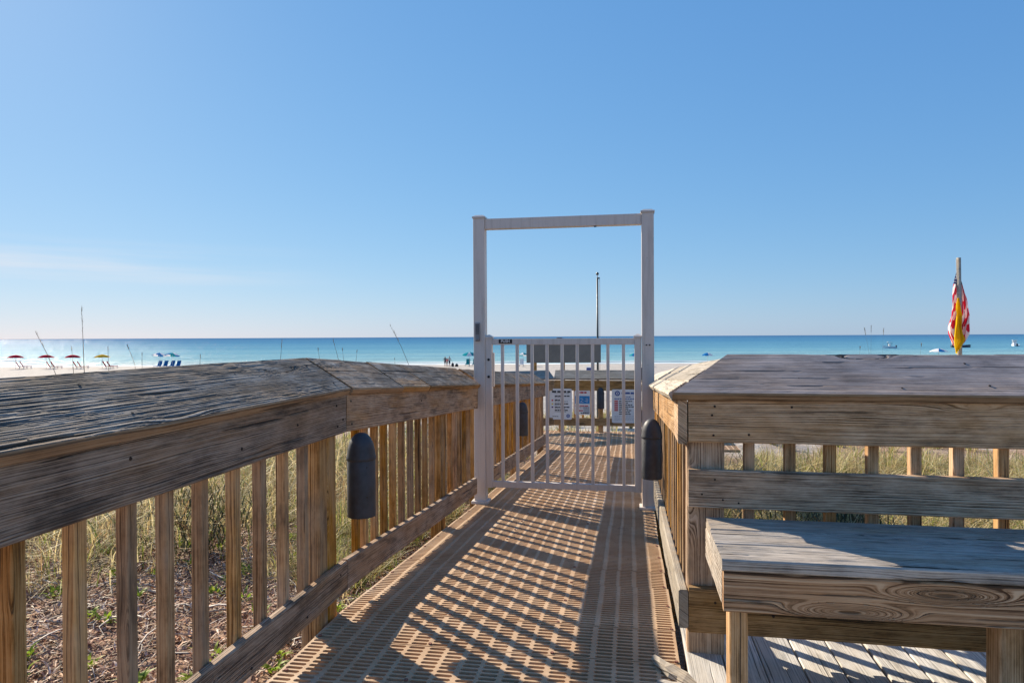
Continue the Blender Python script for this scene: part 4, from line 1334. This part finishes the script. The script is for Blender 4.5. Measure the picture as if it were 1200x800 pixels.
# people by the water
M_SKIN = plain('skin', (0.42, 0.25, 0.17), 0.6)
def person(px_, f, h, shirt, pants, hair, label, turn=0.0, arm=0.15):
    loc = beach_pt(px_, f)
    k = h / 1.75
    J = [((0, 0, 0.92), .14), ((0, 0, 1.12), .125), ((0, 0, 1.36), .15), ((0, 0, 1.50), .06), ((0, 0.01, 1.60), .095), ((0, 0, 1.70), .085),
         ((.10, 0, .86), .095), ((.11, .02, .48), .062), ((.11, 0, .08), .045), ((.12, -.13, .035), .04),
         ((-.10, 0, .86), .095), ((-.11, -.03, .48), .062), ((-.12, .05, .08), .045), ((-.13, -.08, .035), .04),
         ((.20, 0, 1.40), .065), ((.26, .02, 1.12), .045), ((.25 + arm, -.12, .93), .035), ((.25 + arm, -.2, .86), .03),
         ((-.20, 0, 1.40), .065), ((-.26, .02, 1.12), .045), ((-.27, -.10, .90), .035), ((-.27, -.15, .83), .03)]
    E_ = [(0, 1), (1, 2), (2, 3), (3, 4), (4, 5), (0, 6), (6, 7), (7, 8), (8, 9), (0, 10), (10, 11), (11, 12), (12, 13), (2, 14), (14, 15), (15, 16), (16, 17), (2, 18), (18, 19), (19, 20), (20, 21)]
    me = bpy.data.meshes.new('person')
    me.from_pydata([tuple(Vector(c) * k) for c, _ in J], E_, [])
    o = bpy.data.objects.new('tmp', me)
    COL.objects.link(o)
    sm = o.modifiers.new('s', 'SKIN')
    for i, (_, r_) in enumerate(J):
        me.skin_vertices[0].data[i].radius = (r_ * k, r_ * k * 0.85)
    me.skin_vertices[0].data[0].use_root = True
    sb_ = o.modifiers.new('d', 'SUBSURF')
    sb_.levels = 1
    sb_.render_levels = 1
    bm_ = bpy.data.meshes.new_from_object(o.evaluated_get(bpy.context.evaluated_depsgraph_get()))
    bpy.data.objects.remove(o)
    bm_.materials.clear()
    for m in (M_SKIN, shirt, pants, hair):
        bm_.materials.append(m)
    idx = []
    for pl in bm_.polygons:
        c = pl.center / k
        if c.z > 1.62 and (c.y > -0.03 or c.z > 1.68):
            idx.append(3)
        elif c.z > 1.47:
            idx.append(0)
        elif c.z > 0.98 and abs(c.x) < 0.25 and not (abs(c.x) > 0.22 and c.z < 1.2):
            idx.append(1)
        elif c.z > 0.55 and abs(c.x) < 0.21:
            idx.append(2)
        else:
            idx.append(0)
    bm_.polygons.foreach_set('material_index', np.array(idx, dtype=np.int32))
    bm_.polygons.foreach_set('use_smooth', np.ones(len(idx), dtype=bool))
    po = obj('person', bm_, T(*loc) @ Matrix.Rotation(turn, 4, 'Z'))
    tag(po, label, 'person', 'people standing by the water')
pl_ = lambda n, c: plain(n, c, 0.8, 0.2)
M_HAIR = pl_('dark_hair', (0.03, 0.02, 0.015))
person(521.5, 108, 1.65, pl_('dark_top', (0.06, 0.06, 0.07)), pl_('black_shorts', (0.015, 0.015, 0.018)), M_HAIR, 'person in dark top and black shorts, left of the three by the water', R(20))
person(523.8, 108.6, 1.42, pl_('pink_top', (0.55, 0.09, 0.14)), pl_('tan_bottoms', (0.40, 0.22, 0.16)), M_HAIR, 'person in a pinkish red top, middle of the three by the water', R(-30))
person(526.6, 108, 1.72, pl_('pale_green_shirt', (0.40, 0.48, 0.47)), pl_('navy_shorts', (0.02, 0.03, 0.07)), M_HAIR, 'person in pale grey green shirt and navy shorts, right of the three by the water', R(60), 0.22)

# boats
M_HULL = plain('boat_white', (0.70, 0.71, 0.72), 0.3, 0.5)
M_HULLD = plain('boat_dark', (0.05, 0.06, 0.08), 0.4)
def boat(px_, py_base, Ln, label, top='ttop', heading=0.0, dark=False):
    hz = 394.4 - (px_ - 600) * 0.00505
    f = 4.8 * FPX / (py_base - hz)
    q = at(px_, 400, f)
    t = empty('motor_boat', (q.x, q.y, SEA_Z), label, 'boat', 'motor boats out on the water')
    M = T(q.x, q.y, SEA_Z) @ Matrix.Rotation(YAW + heading, 4, 'Z')
    B = Ln * 0.17
    V, F = [], []
    n = 10
    for i in range(n + 1):
        fr_ = i / n
        x = (fr_ - 0.5) * Ln
        b = B * (1 - max(0, (fr_ - 0.45) / 0.55) ** 2.2)
        sh = 0.65 + 0.45 * fr_ ** 2
        V += [(x, -b, sh), (x, -b * 0.85, 0.05), (x, 0, -0.35), (x, b * 0.85, 0.05), (x, b, sh), (x, b * 0.85, sh - 0.10), (x, -b * 0.85, sh - 0.10)]
    for i in range(n):
        for k in range(7):
            F.append((i * 7 + k, i * 7 + (k + 1) % 7, i * 7 + 7 + (k + 1) % 7, i * 7 + 7 + k))
    F.append((6, 5, 4, 3, 2, 1, 0))
    obj('hull', mesh_from(V, F, 'hull', mats=[M_HULLD if dark else M_HULL]), M, t)
    obj('console', bxm(Ln * .14, B * 1.0, 1.0, M_HULL, 0.05), M @ T(-Ln * .03, 0, 1.05), t)
    obj('outboard', bxm(0.45, 0.5, 1.1, M_HULLD, 0.08), M @ T(-Ln * .53, 0, 0.55), t)
    if top == 'ttop':
        obj('canopy', bxm(Ln * .34, B * 1.7, 0.09, M_HULL, 0.03), M @ T(-Ln * .04, 0, 2.25), t)
        for sx_ in (-1, 1):
            for sy_ in (-1, 1):
                obj('canopy_leg', bxm(0.08, 0.08, 1.5, M_HULLD, 0.01), M @ T(-Ln * .04 + sx_ * Ln * .12, sy_ * B * .7, 1.45), t)
    if top == 'tower':
        obj('canopy', bxm(Ln * .28, B * 1.6, 0.10, M_HULL, 0.03), M @ T(0, 0, 2.4), t)
        obj('windscreen', bxm(Ln * .05, B * 1.4, 1.5, M_HULL, 0.05), M @ T(Ln * .06, 0, 1.6) @ Matrix.Rotation(-.3, 4, 'Y'), t)
boat(1042, 408, 4.4, 'white motor boat with sunshade, well left of the flag pole', 'ttop', R(172))
boat(1127, 407, 7.0, 'low dark motor boat half hidden behind the yellow flag', 'none', R(5), True)
boat(1189, 405.5, 6.0, 'white motor boat seen end on near the right edge', 'tower', R(68))

# ------------------------------------------------------------------ vegetation
def grass_material(name, tr=0.45):
    g = G(name)
    at_ = g.n('Attribute', attribute_name='tint')
    d = g.n('BsdfDiffuse', {'Color': at_.outputs['Color']})
    t_ = g.n('BsdfTranslucent', {'Color': at_.outputs['Color']})
    gl = g.n('BsdfGlossy', {'Roughness': 0.5, 'Color': (0.6, 0.6, 0.55, 1)})
    m = g.n('MixShader', {0: tr, 1: d.outputs[0], 2: t_.outputs[0]})
    m2 = g.n('MixShader', {0: 0.05, 1: m.outputs[0], 2: gl.outputs[0]})
    g.t.links.new(m2.outputs[0], g.out.inputs['Surface'])
    return g.m
M_GRASS = grass_material('dune_grass_blades')
M_LITTER = grass_material('dry_litter', 0.15)

def tri_mesh(name, V, F3, tint, mat, kind=None, label=None):
    """V (n,3), F3 (m,k) faces of equal size, tint (n,3)"""
    me = bpy.data.meshes.new(name)
    n, m, k = len(V), len(F3), F3.shape[1]
    me.vertices.add(n)
    me.vertices.foreach_set('co', np.ascontiguousarray(V, dtype=np.float32).ravel())
    me.loops.add(m * k)
    me.loops.foreach_set('vertex_index', np.ascontiguousarray(F3, dtype=np.int32).ravel())
    me.polygons.add(m)
    me.polygons.foreach_set('loop_start', np.arange(0, m * k, k, dtype=np.int32))
    me.update(calc_edges=True)
    ca = me.color_attributes.new('tint', 'FLOAT_COLOR', 'POINT')
    ca.data.foreach_set('color', np.concatenate([tint, np.ones((n, 1))], 1).astype(np.float32).ravel())
    me.materials.append(mat)
    o = obj(name, me)
    if kind:
        o['kind'] = kind
    if label:
        o['label'] = label
    return o

def blades(base, h, w, az, bend, tint, segs=4, droop=1.0):
    """vectorised ribbon blades. base (n,3)"""
    n = len(base)
    t_ = np.linspace(0, 1, segs + 1)
    dx, dy = np.cos(az), np.sin(az)
    rx, ry = -dy, dx
    V = np.zeros((n, segs + 1, 2, 3))
    for i, t in enumerate(t_):
        off = bend * h * (t ** 1.8)
        zz = h * (t - 0.35 * bend * droop * t ** 2.4)
        cx_ = base[:, 0] + dx * off
        cy_ = base[:, 1] + dy * off
        cz_ = base[:, 2] + zz
        ww = w * (1 - t) ** 0.7 * 0.5 + 0.0004
        for s, sg in enumerate((-1, 1)):
            V[:, i, s, 0] = cx_ + rx * ww * sg
            V[:, i, s, 1] = cy_ + ry * ww * sg
            V[:, i, s, 2] = cz_
    k = (segs + 1) * 2
    q = []
    for i in range(segs):
        q.append((2 * i, 2 * i + 1, 2 * i + 3, 2 * i + 2))
    F = (np.arange(n)[:, None, None] * k + np.array(q)[None]).reshape(-1, 4)
    tc = np.repeat(tint[:, None, :], k, 1).reshape(-1, 3)
    return V.reshape(-1, 3), F, tc

STRAW = np.array([[0.56, 0.45, 0.21], [0.66, 0.54, 0.29], [0.40, 0.27, 0.13], [0.58, 0.50, 0.27]])
GREEN = np.array([[0.24, 0.28, 0.05], [0.32, 0.35, 0.07], [0.16, 0.20, 0.04], [0.40, 0.39, 0.10]])
def tints(n, green, r):
    a = STRAW[r.integers(0, 4, n)]
    b = GREEN[r.integers(0, 4, n)]
    m = (r.random(n) < green)[:, None]
    return np.where(m, b, a) * r.uniform(0.7, 1.2, (n, 1))

def inside_walk(x, y):
    return ((x > -1.95) & (x < 0.50) & (y < 13.4)) | ((x > 0.1) & (y < 3.02)) | ((x > -2.6) & (x < 2) & (y > 11.2) & (y < 13.3))

def grass_field(name, label, clumps, per, green, hr, r):
    """clumps (n,2) centres"""
    n = len(clumps)
    C_ = np.repeat(clumps, per, 0)
    N = len(C_)
    rad = np.repeat(r.uniform(0.05, 0.22, n), per)
    a = r.uniform(0, 2 * np.pi, N)
    q = np.sqrt(r.random(N)) * rad
    x, y = C_[:, 0] + q * np.cos(a), C_[:, 1] + q * np.sin(a)
    ok = ~inside_walk(x, y)
    x, y, a = x[ok], y[ok], a[ok]
    gsel = np.repeat(np.clip(r.normal(green, 0.22, n), 0.0, 0.95), per)[ok]
    hc = np.repeat(r.uniform(hr[0], hr[1], n), per)[ok]
    N = len(x)
    z = ground_z(x, y) - 0.02
    h = hc * r.uniform(0.45, 1.1, N)
    az = a + r.normal(0, 0.7, N)
    ti = np.where((r.random(N) < gsel)[:, None], GREEN[r.integers(0, 4, N)], STRAW[r.integers(0, 4, N)]) * r.uniform(0.6, 1.15, (N, 1))
    dist = np.hypot(x, y)
    w = r.uniform(0.004, 0.010, N) * np.clip(dist / 6, 1.0, 3.0)
    V, F, tc = blades(np.stack([x, y, z], 1), h, w, az, np.abs(r.normal(0.80, 0.60, N)), ti)
    return tri_mesh(name, V, F, tc, M_GRASS, 'stuff', label)

r = np.random.default_rng(21)
# left dune: clumps thicken away from the walk
def scatter(n, xr, yr, dens, r):
    x = r.uniform(*xr, n)
    y = r.uniform(*yr, n)
    p = dens(x, y)
    k = r.random(n) < p
    return np.stack([x[k], y[k]], 1)
cl = scatter(1900, (-11, -2.2), (0.8, 14), lambda x, y: np.clip((0.45 * y - x - 5.5) / 1.8, 0, 0.8) * (vnoise(x * 0.9, y * 0.9, 9) > 0.40), r)
grass_field('dune_grass_left', 'mixed dry and green dune grass left of the boardwalk', cl, 36, 0.24, (0.24, 0.48), r)
cl = scatter(700, (-3.0, -1.7), (3.6, 13), lambda x, y: np.clip((y - 4.0) / 2.0, 0, 1) * (vnoise(x * 1.2, y * 1.2, 4) > 0.35), r)
grass_field('dune_grass_beside_ramp', 'yellow green grass close to the ramp on the left', cl, 40, 0.34, (0.25, 0.52), r)
cl = scatter(2300, (0.55, 9), (3.6, 13), lambda x, y: (vnoise(x * 0.8, y * 0.8, 6) > 0.24) * np.clip((y - 3.4) / 1.5, 0.15, 1), r)
grass_field('dune_grass_right', 'tangled straw and green dune grass behind the right railing', cl, 34, 0.30, (0.30, 0.66), r)
cl = scatter(1600, (-22, 14), (12.5, 30), lambda x, y: (vnoise(x * 0.45, y * 0.45, 8) > 0.45) * 1.0, r)
grass_field('dune_grass_far', 'straw coloured dune grass beyond the far railing', cl, 26, 0.28, (0.3, 0.55), r)

# long arching dead blades lying through the clumps
def arching(name, label, n, xr, yr, dens, r, green=0.12):
    x, y = r.uniform(*xr, n), r.uniform(*yr, n)
    k = (r.random(n) < dens(x, y)) & ~inside_walk(x, y)
    x, y = x[k], y[k]
    n = len(x)
    z = ground_z(x, y) + r.uniform(0.0, 0.15, n)
    ti = np.where((r.random(n) < green)[:, None], GREEN[r.integers(0, 4, n)], STRAW[r.integers(0, 4, n)]) * r.uniform(0.55, 1.3, (n, 1))
    dist = np.hypot(x, y)
    V, F, tc = blades(np.stack([x, y, z], 1), r.uniform(0.35, 0.85, n), r.uniform(0.006, 0.012, n) * np.clip(dist / 6, 1, 2), r.uniform(0, 6.28, n), r.uniform(0.7, 2.1, n), ti, 7)
    tri_mesh(name, V, F, tc, M_GRASS, 'stuff', label)
arching('arching_grass_right', 'long arching straw blades behind the right railing', 7000, (0.6, 8), (3.7, 11), lambda x, y: (vnoise(x * 0.8, y * 0.8, 6) > 0.28) * 1.0, r)
arching('arching_grass_left', 'long arching straw blades left of the walk', 6500, (-10, -2.0), (1.0, 12), lambda x, y: np.clip((0.45 * y - x - 5.3) / 1.6, 0, 0.8), r)

# darker bushy plants behind the right railing and on the left
def bush(loc, rad, h, label, seed, tones):
    r = np.random.default_rng(seed)
    p = Vector((loc[0], loc[1], float(ground_z(loc[0], loc[1]))))
    t = empty('dune_shrub', p, label, 'shrub', 'low shrubs on the dune')
    n = 700
    u = r.normal(size=(n, 3))
    u /= np.linalg.norm(u, axis=1)[:, None]
    q = u * (r.random((n, 1)) ** 0.4) * np.array([rad, rad, h * 0.55]) * (0.75 + 0.5 * r.random((n, 1)))
    c = q + np.array([p.x, p.y, p.z + h * 0.5])
    c[:, 2] = np.maximum(c[:, 2], p.z + 0.02)
    ti = np.array(tones)[r.integers(0, len(tones), n)] * r.uniform(0.6, 1.25, (n, 1))
    V, F, tc = blades(c, r.uniform(0.07, 0.16, n), r.uniform(0.006, 0.016, n), r.uniform(0, 6.28, n), r.uniform(0.2, 1.3, n), ti, 3)
    me_o = tri_mesh('foliage', V, F, tc, M_GRASS)
    me_o.parent = t
    me_o.matrix_parent_inverse = T(*p).inverted()
    VV, FF = [], []
    for k in range(14):
        a = r.uniform(0, 6.28)
        e = Vector((math.cos(a) * rad * r.uniform(.3, .9), math.sin(a) * rad * r.uniform(.3, .9), h * r.uniform(.4, .9)))
        m_ = tube([p, p + e * 0.5 + Vector((0, 0, h * .12)), p + e], [.008, .006, .003], 5, None)
        b0 = len(VV)
        VV += [tuple(v.co) for v in m_.vertices]
        FF += [tuple(b0 + i for i in pl.vertices) for pl in m_.polygons]
    obj('stems', mesh_from(VV, FF, 'stems', mats=[M_BEAM]), None, t)
DK = [(0.05, 0.06, 0.025), (0.09, 0.10, 0.035), (0.16, 0.13, 0.06), (0.07, 0.06, 0.03)]
bush((1.05, 5.2), 0.42, 0.62, 'dark grey green low shrub between the first balusters behind the bench', 5, DK)
bush((1.75, 5.9), 0.40, 0.55, 'dark low shrub behind the railing, further right along the bench', 6, DK)
bush((-3.6, 5.3), 0.50, 0.62, 'dark twiggy shrub on the left behind the balusters', 8, DK)
bush((-4.2, 3.4), 0.45, 0.5, 'dark twiggy low shrub on the left nearest the camera', 9, DK)

# dry leaf and twig litter
def litter():
    r = np.random.default_rng(33)
    N = 76000
    x = np.concatenate([r.uniform(-6.5, -1.2, N // 2 + N // 4), r.uniform(0.4, 6, N // 4)])
    y = np.concatenate([r.uniform(0.6, 9, N // 2 + N // 4), r.uniform(2.9, 9, N // 4)])
    z = ground_z(x, y) + r.uniform(0.0, 0.03, len(x))
    n = len(x)
    PAL = np.array([[0.38, 0.19, 0.11], [0.54, 0.30, 0.19], [0.62, 0.43, 0.32], [0.17, 0.09, 0.055], [0.70, 0.55, 0.46], [0.44, 0.225, 0.15]])
    ti = PAL[r.integers(0, 6, n)] * r.uniform(0.6, 1.2, (n, 1))
    V, F, tc = blades(np.stack([x, y, z], 1), r.uniform(0.02, 0.06, n), r.uniform(0.006, 0.022, n), r.uniform(0, 6.28, n), r.uniform(0.8, 2.4, n), ti, 2, droop=0.9)
    tri_mesh('leaf_litter', V, F, tc, M_LITTER, 'stuff', 'brown dead leaves and chips covering the ground')
    # twigs
    n = 5200
    x = np.concatenate([r.uniform(-6, -1.2, n * 3 // 4), r.uniform(0.4, 6, n // 4)])
    y = np.concatenate([r.uniform(0.6, 9, n * 3 // 4), r.uniform(2.9, 9, n // 4)])
    a = r.uniform(0, 6.28, n)
    Ln = r.uniform(0.08, 0.42, n)
    rd = r.uniform(0.0015, 0.0045, n)
    cur = r.normal(0, 0.9, n)
    hop = r.uniform(0.0, 0.07, n)
    S_ = 5
    V = np.zeros((n, S_ + 1, 3, 3))
    for i in range(S_ + 1):
        f = i / S_ - 0.5
        ang = a + cur * f
        cx_ = x + np.cos(ang) * Ln * f
        cy_ = y + np.sin(ang) * Ln * f
        cz_ = ground_z(cx_, cy_) + 0.015 + hop * (0.25 - f * f) * 2 + 0.02 * np.sin(a * 7 + i)
        for k in range(3):
            th = 2 * np.pi * k / 3
            V[:, i, k, 0] = cx_ - np.sin(ang) * rd * np.cos(th)
            V[:, i, k, 1] = cy_ + np.cos(ang) * rd * np.cos(th)
            V[:, i, k, 2] = cz_ + rd * np.sin(th)
    q = []
    for i in range(S_):
        for k in range(3):
            q.append((i * 3 + k, i * 3 + (k + 1) % 3, i * 3 + 3 + (k + 1) % 3, i * 3 + 3 + k))
    F = (np.arange(n)[:, None, None] * ((S_ + 1) * 3) + np.array(q)[None]).reshape(-1, 4)
    PT = np.array([[0.34, 0.26, 0.20], [0.46, 0.38, 0.32], [0.22, 0.15, 0.11], [0.55, 0.48, 0.42]])
    ti = PT[r.integers(0, 4, n)] * r.uniform(0.7, 1.1, (n, 1))
    tc = np.repeat(ti, (S_ + 1) * 3, 0)
    tri_mesh('dry_twigs', V.reshape(-1, 3), F, tc, M_LITTER, 'stuff', 'pale dry twigs and roots lying on the ground')
    # thicker pale roots
    n = 340
    x = np.concatenate([r.uniform(-4.5, -1.4, n * 3 // 4), r.uniform(0.4, 5, n // 4)])
    y = np.concatenate([r.uniform(0.9, 6, n * 3 // 4), r.uniform(3.0, 7, n // 4)])
    a, Ln, rd = r.uniform(0, 6.28, n), r.uniform(0.15, 0.6, n), r.uniform(0.004, 0.009, n)
    cur, hop = r.normal(0, 1.6, n), r.uniform(0.0, 0.10, n)
    V = np.zeros((n, S_ + 1, 3, 3))
    for i in range(S_ + 1):
        f = i / S_ - 0.5
        ang = a + cur * f
        cx_, cy_ = x + np.cos(ang) * Ln * f, y + np.sin(ang) * Ln * f
        cz_ = ground_z(cx_, cy_) + 0.022 + hop * (0.25 - f * f) * 2
        rt = rd * (1 - 0.9 * abs(f))
        for k in range(3):
            th = 2 * np.pi * k / 3
            V[:, i, k, 0] = cx_ - np.sin(ang) * rt * np.cos(th)
            V[:, i, k, 1] = cy_ + np.cos(ang) * rt * np.cos(th)
            V[:, i, k, 2] = cz_ + rt * np.sin(th)
    F = (np.arange(n)[:, None, None] * ((S_ + 1) * 3) + np.array(q)[None]).reshape(-1, 4)
    ti = np.array([[0.62, 0.54, 0.47]]) * r.uniform(0.55, 1.1, (n, 1))
    tri_mesh('dry_roots', V.reshape(-1, 3), F, np.repeat(ti, (S_ + 1) * 3, 0), M_LITTER, 'stuff', 'curling pale dry roots on the ground')
    # sprouts
    nc = 190
    cx0 = np.concatenate([r.uniform(-4.6, -1.45, nc - 25), r.uniform(0.6, 4, 25)])
    cy0 = np.concatenate([r.uniform(1.0, 6.5, nc - 25), r.uniform(3.2, 6, 25)])
    per = 16
    rad = np.repeat(r.uniform(0.02, 0.07, nc), per)
    a = r.uniform(0, 6.28, nc * per)
    q = np.sqrt(r.random(nc * per)) * rad
    x, y = np.repeat(cx0, per) + q * np.cos(a), np.repeat(cy0, per) + q * np.sin(a)
    z = ground_z(x, y) + r.uniform(0.01, 0.06, len(x))
    SP = np.array([[0.26, 0.36, 0.03], [0.34, 0.42, 0.05], [0.20, 0.30, 0.03]])
    ti = SP[r.integers(0, 3, len(x))] * r.uniform(0.8, 1.15, (len(x), 1))
    V, F, tc = blades(np.stack([x, y, z], 1), r.uniform(0.03, 0.065, len(x)), r.uniform(0.016, 0.034, len(x)), a, r.uniform(0.6, 1.6, len(x)), ti, 3)
    tri_mesh('green_sprouts', V, F, tc, M_GRASS, 'stuff', 'bright green sprouts scattered over the litter')
litter()

# stepping stones of broken concrete between the balusters
M_STONE = plain('pale_broken_concrete', (0.42, 0.40, 0.37), 0.9, 0.15, 0.2, 20.0, bump=0.5)
for (sx_, sy_, s_, lb) in ((-1.62, 2.45, 0.10, 'flat pale broken stone on the litter by the bottom rail'), (-1.95, 1.75, 0.13, 'flat grey stone half sunk in the litter behind the near balusters'), (-1.78, 2.95, 0.08, 'small pale stone behind the corner posts')):
    bm = bmesh.new()
    bmesh.ops.create_icosphere(bm, subdivisions=2, radius=s_)
    rr_ = np.random.default_rng(int(s_ * 1000))
    for v in bm.verts:
        v.co.z *= 0.28
        v.co.x *= 1.4
        v.co *= rr_.uniform(0.82, 1.12)
    me = bpy.data.meshes.new('stone')
    bm.to_mesh(me)
    bm.free()
    me.materials.append(M_STONE)
    o = obj('stone', me, T(sx_, sy_, float(ground_z(sx_, sy_)) + 0.02) @ Matrix.Rotation(sx_ * 9, 4, 'Z'))
    tag(o, lb, 'stone', 'flat stones in the litter')

# sea oat stalks standing above the dune
M_STALK = plain('dry_stalk', (0.17, 0.13, 0.085), 0.8, 0.2)
def stalk(px0, py0, px1, py1, D, label, rad=0.0035, head=0.0):
    a, b = at(px0, py0, D), at(px1, py1, D + 0.1)
    d = (b - a)
    g0 = Vector((a.x, a.y, 0))
    g0.z = gz_at(g0)
    # carry the stem on down to the sand
    s = (a.z - g0.z)
    foot = Vector((a.x - d.x * 0.25 * s / max(0.1, d.z), a.y - d.y * 0.25 * s / max(.1, d.z), 0))
    foot.z = gz_at(foot)
    t = empty('sea_oat_stalk', foot, label, 'plant', 'tall sea oat stalks on the dune')
    mid = a.lerp(b, 0.5) - Vector((d.x, d.y, 0)) * 0.06
    k = D / 9.0
    obj('stem', tube([foot, a, mid, b], [rad * 1.2 * k, rad * k, rad * 0.8 * k, rad * 0.35 * k], 6, M_STALK), None, t)
    n = 26
    r = np.random.default_rng(int(px0 * 7 + py0))
    f = r.uniform(0.62, 1.0, n) if head else r.uniform(0.80, 1.0, n)
    base = np.array([tuple(mid.lerp(b, (q - .5) * 2)) for q in f])
    ti = np.tile([[0.24, 0.18, 0.10]], (n, 1)) * r.uniform(.6, 1.2, (n, 1))
    V, F, tc = blades(base, r.uniform(0.02, 0.05, n) * (1 + head), np.full(n, 0.0035 * k), r.uniform(0, 6.28, n), r.uniform(.1, .35, n), ti, 2)
    o = tri_mesh('seed_head', V, F, tc, M_LITTER)
    o.parent = t
    o.matrix_parent_inverse = T(*foot).inverted()
ST = [(99, 440, 95.5, 362, 9, 'tallest upright sea oat stalk near the left edge', .0042, .8), (66, 440, 41, 388, 9, 'leaning sea oat stalk left of the tallest one', .0038, .2),
      (86, 434, 84, 407, 12, 'short stalk in front of the third red umbrella', .003, 0), (127.5, 436, 126.5, 407, 12, 'thin upright stalk beside the yellow umbrella', .003, 0),
      (158, 427, 149, 405, 12, 'thin leaning stalk right of the yellow umbrella', .0025, 0), (166.5, 428, 166.5, 415, 13, 'very short thin stalk before the blue umbrellas', .0025, 0),
      (234, 432, 235, 416, 12, 'short stalk right of the blue umbrellas', .003, 0.2), (328.5, 425, 330.5, 400, 10, 'upright stalk behind the left cap, mid frame', .003, .2),
      (375, 424, 372.5, 409, 11, 'short stalk left of the leaning pair above the corner', .0025, 0), (397, 423, 390, 398, 11, 'slightly leaning stalk above the railing corner', .0028, .2),
      (403, 424, 401, 409, 12, 'short thin stalk just right of the corner stalk', .0022, 0), (417, 426, 418.5, 411, 12, 'small stalk above the ramp cap', .0022, 0),
      (481, 432, 457, 381, 9, 'long leaning stalk above the ramp cap', .0032, .1), (463, 429, 462.5, 421, 12, 'tiny stalk left of the long leaning stalk', .0022, 0),
      (1019.5, 420, 1013, 386, 9, 'thin curved stalk above the right cap, left of a pair', .0009, 0), (1020.5, 420, 1021, 383, 9, 'thin upright stalk above the right cap', .0009, 0),
      (1034, 418, 1035.5, 387, 9, 'faint thin stalk right of the pair above the right cap', .0006, 0), (1007, 418, 1008, 408, 9, 'tiny stalk left of the pair above the right cap', .0012, 0),
      (1078, 418, 1080, 404, 9, 'tiny thin stalk between the boat and the flag pole', .0011, 0)]
for s_ in ST:
    stalk(*s_[:5], s_[5], s_[6], s_[7])
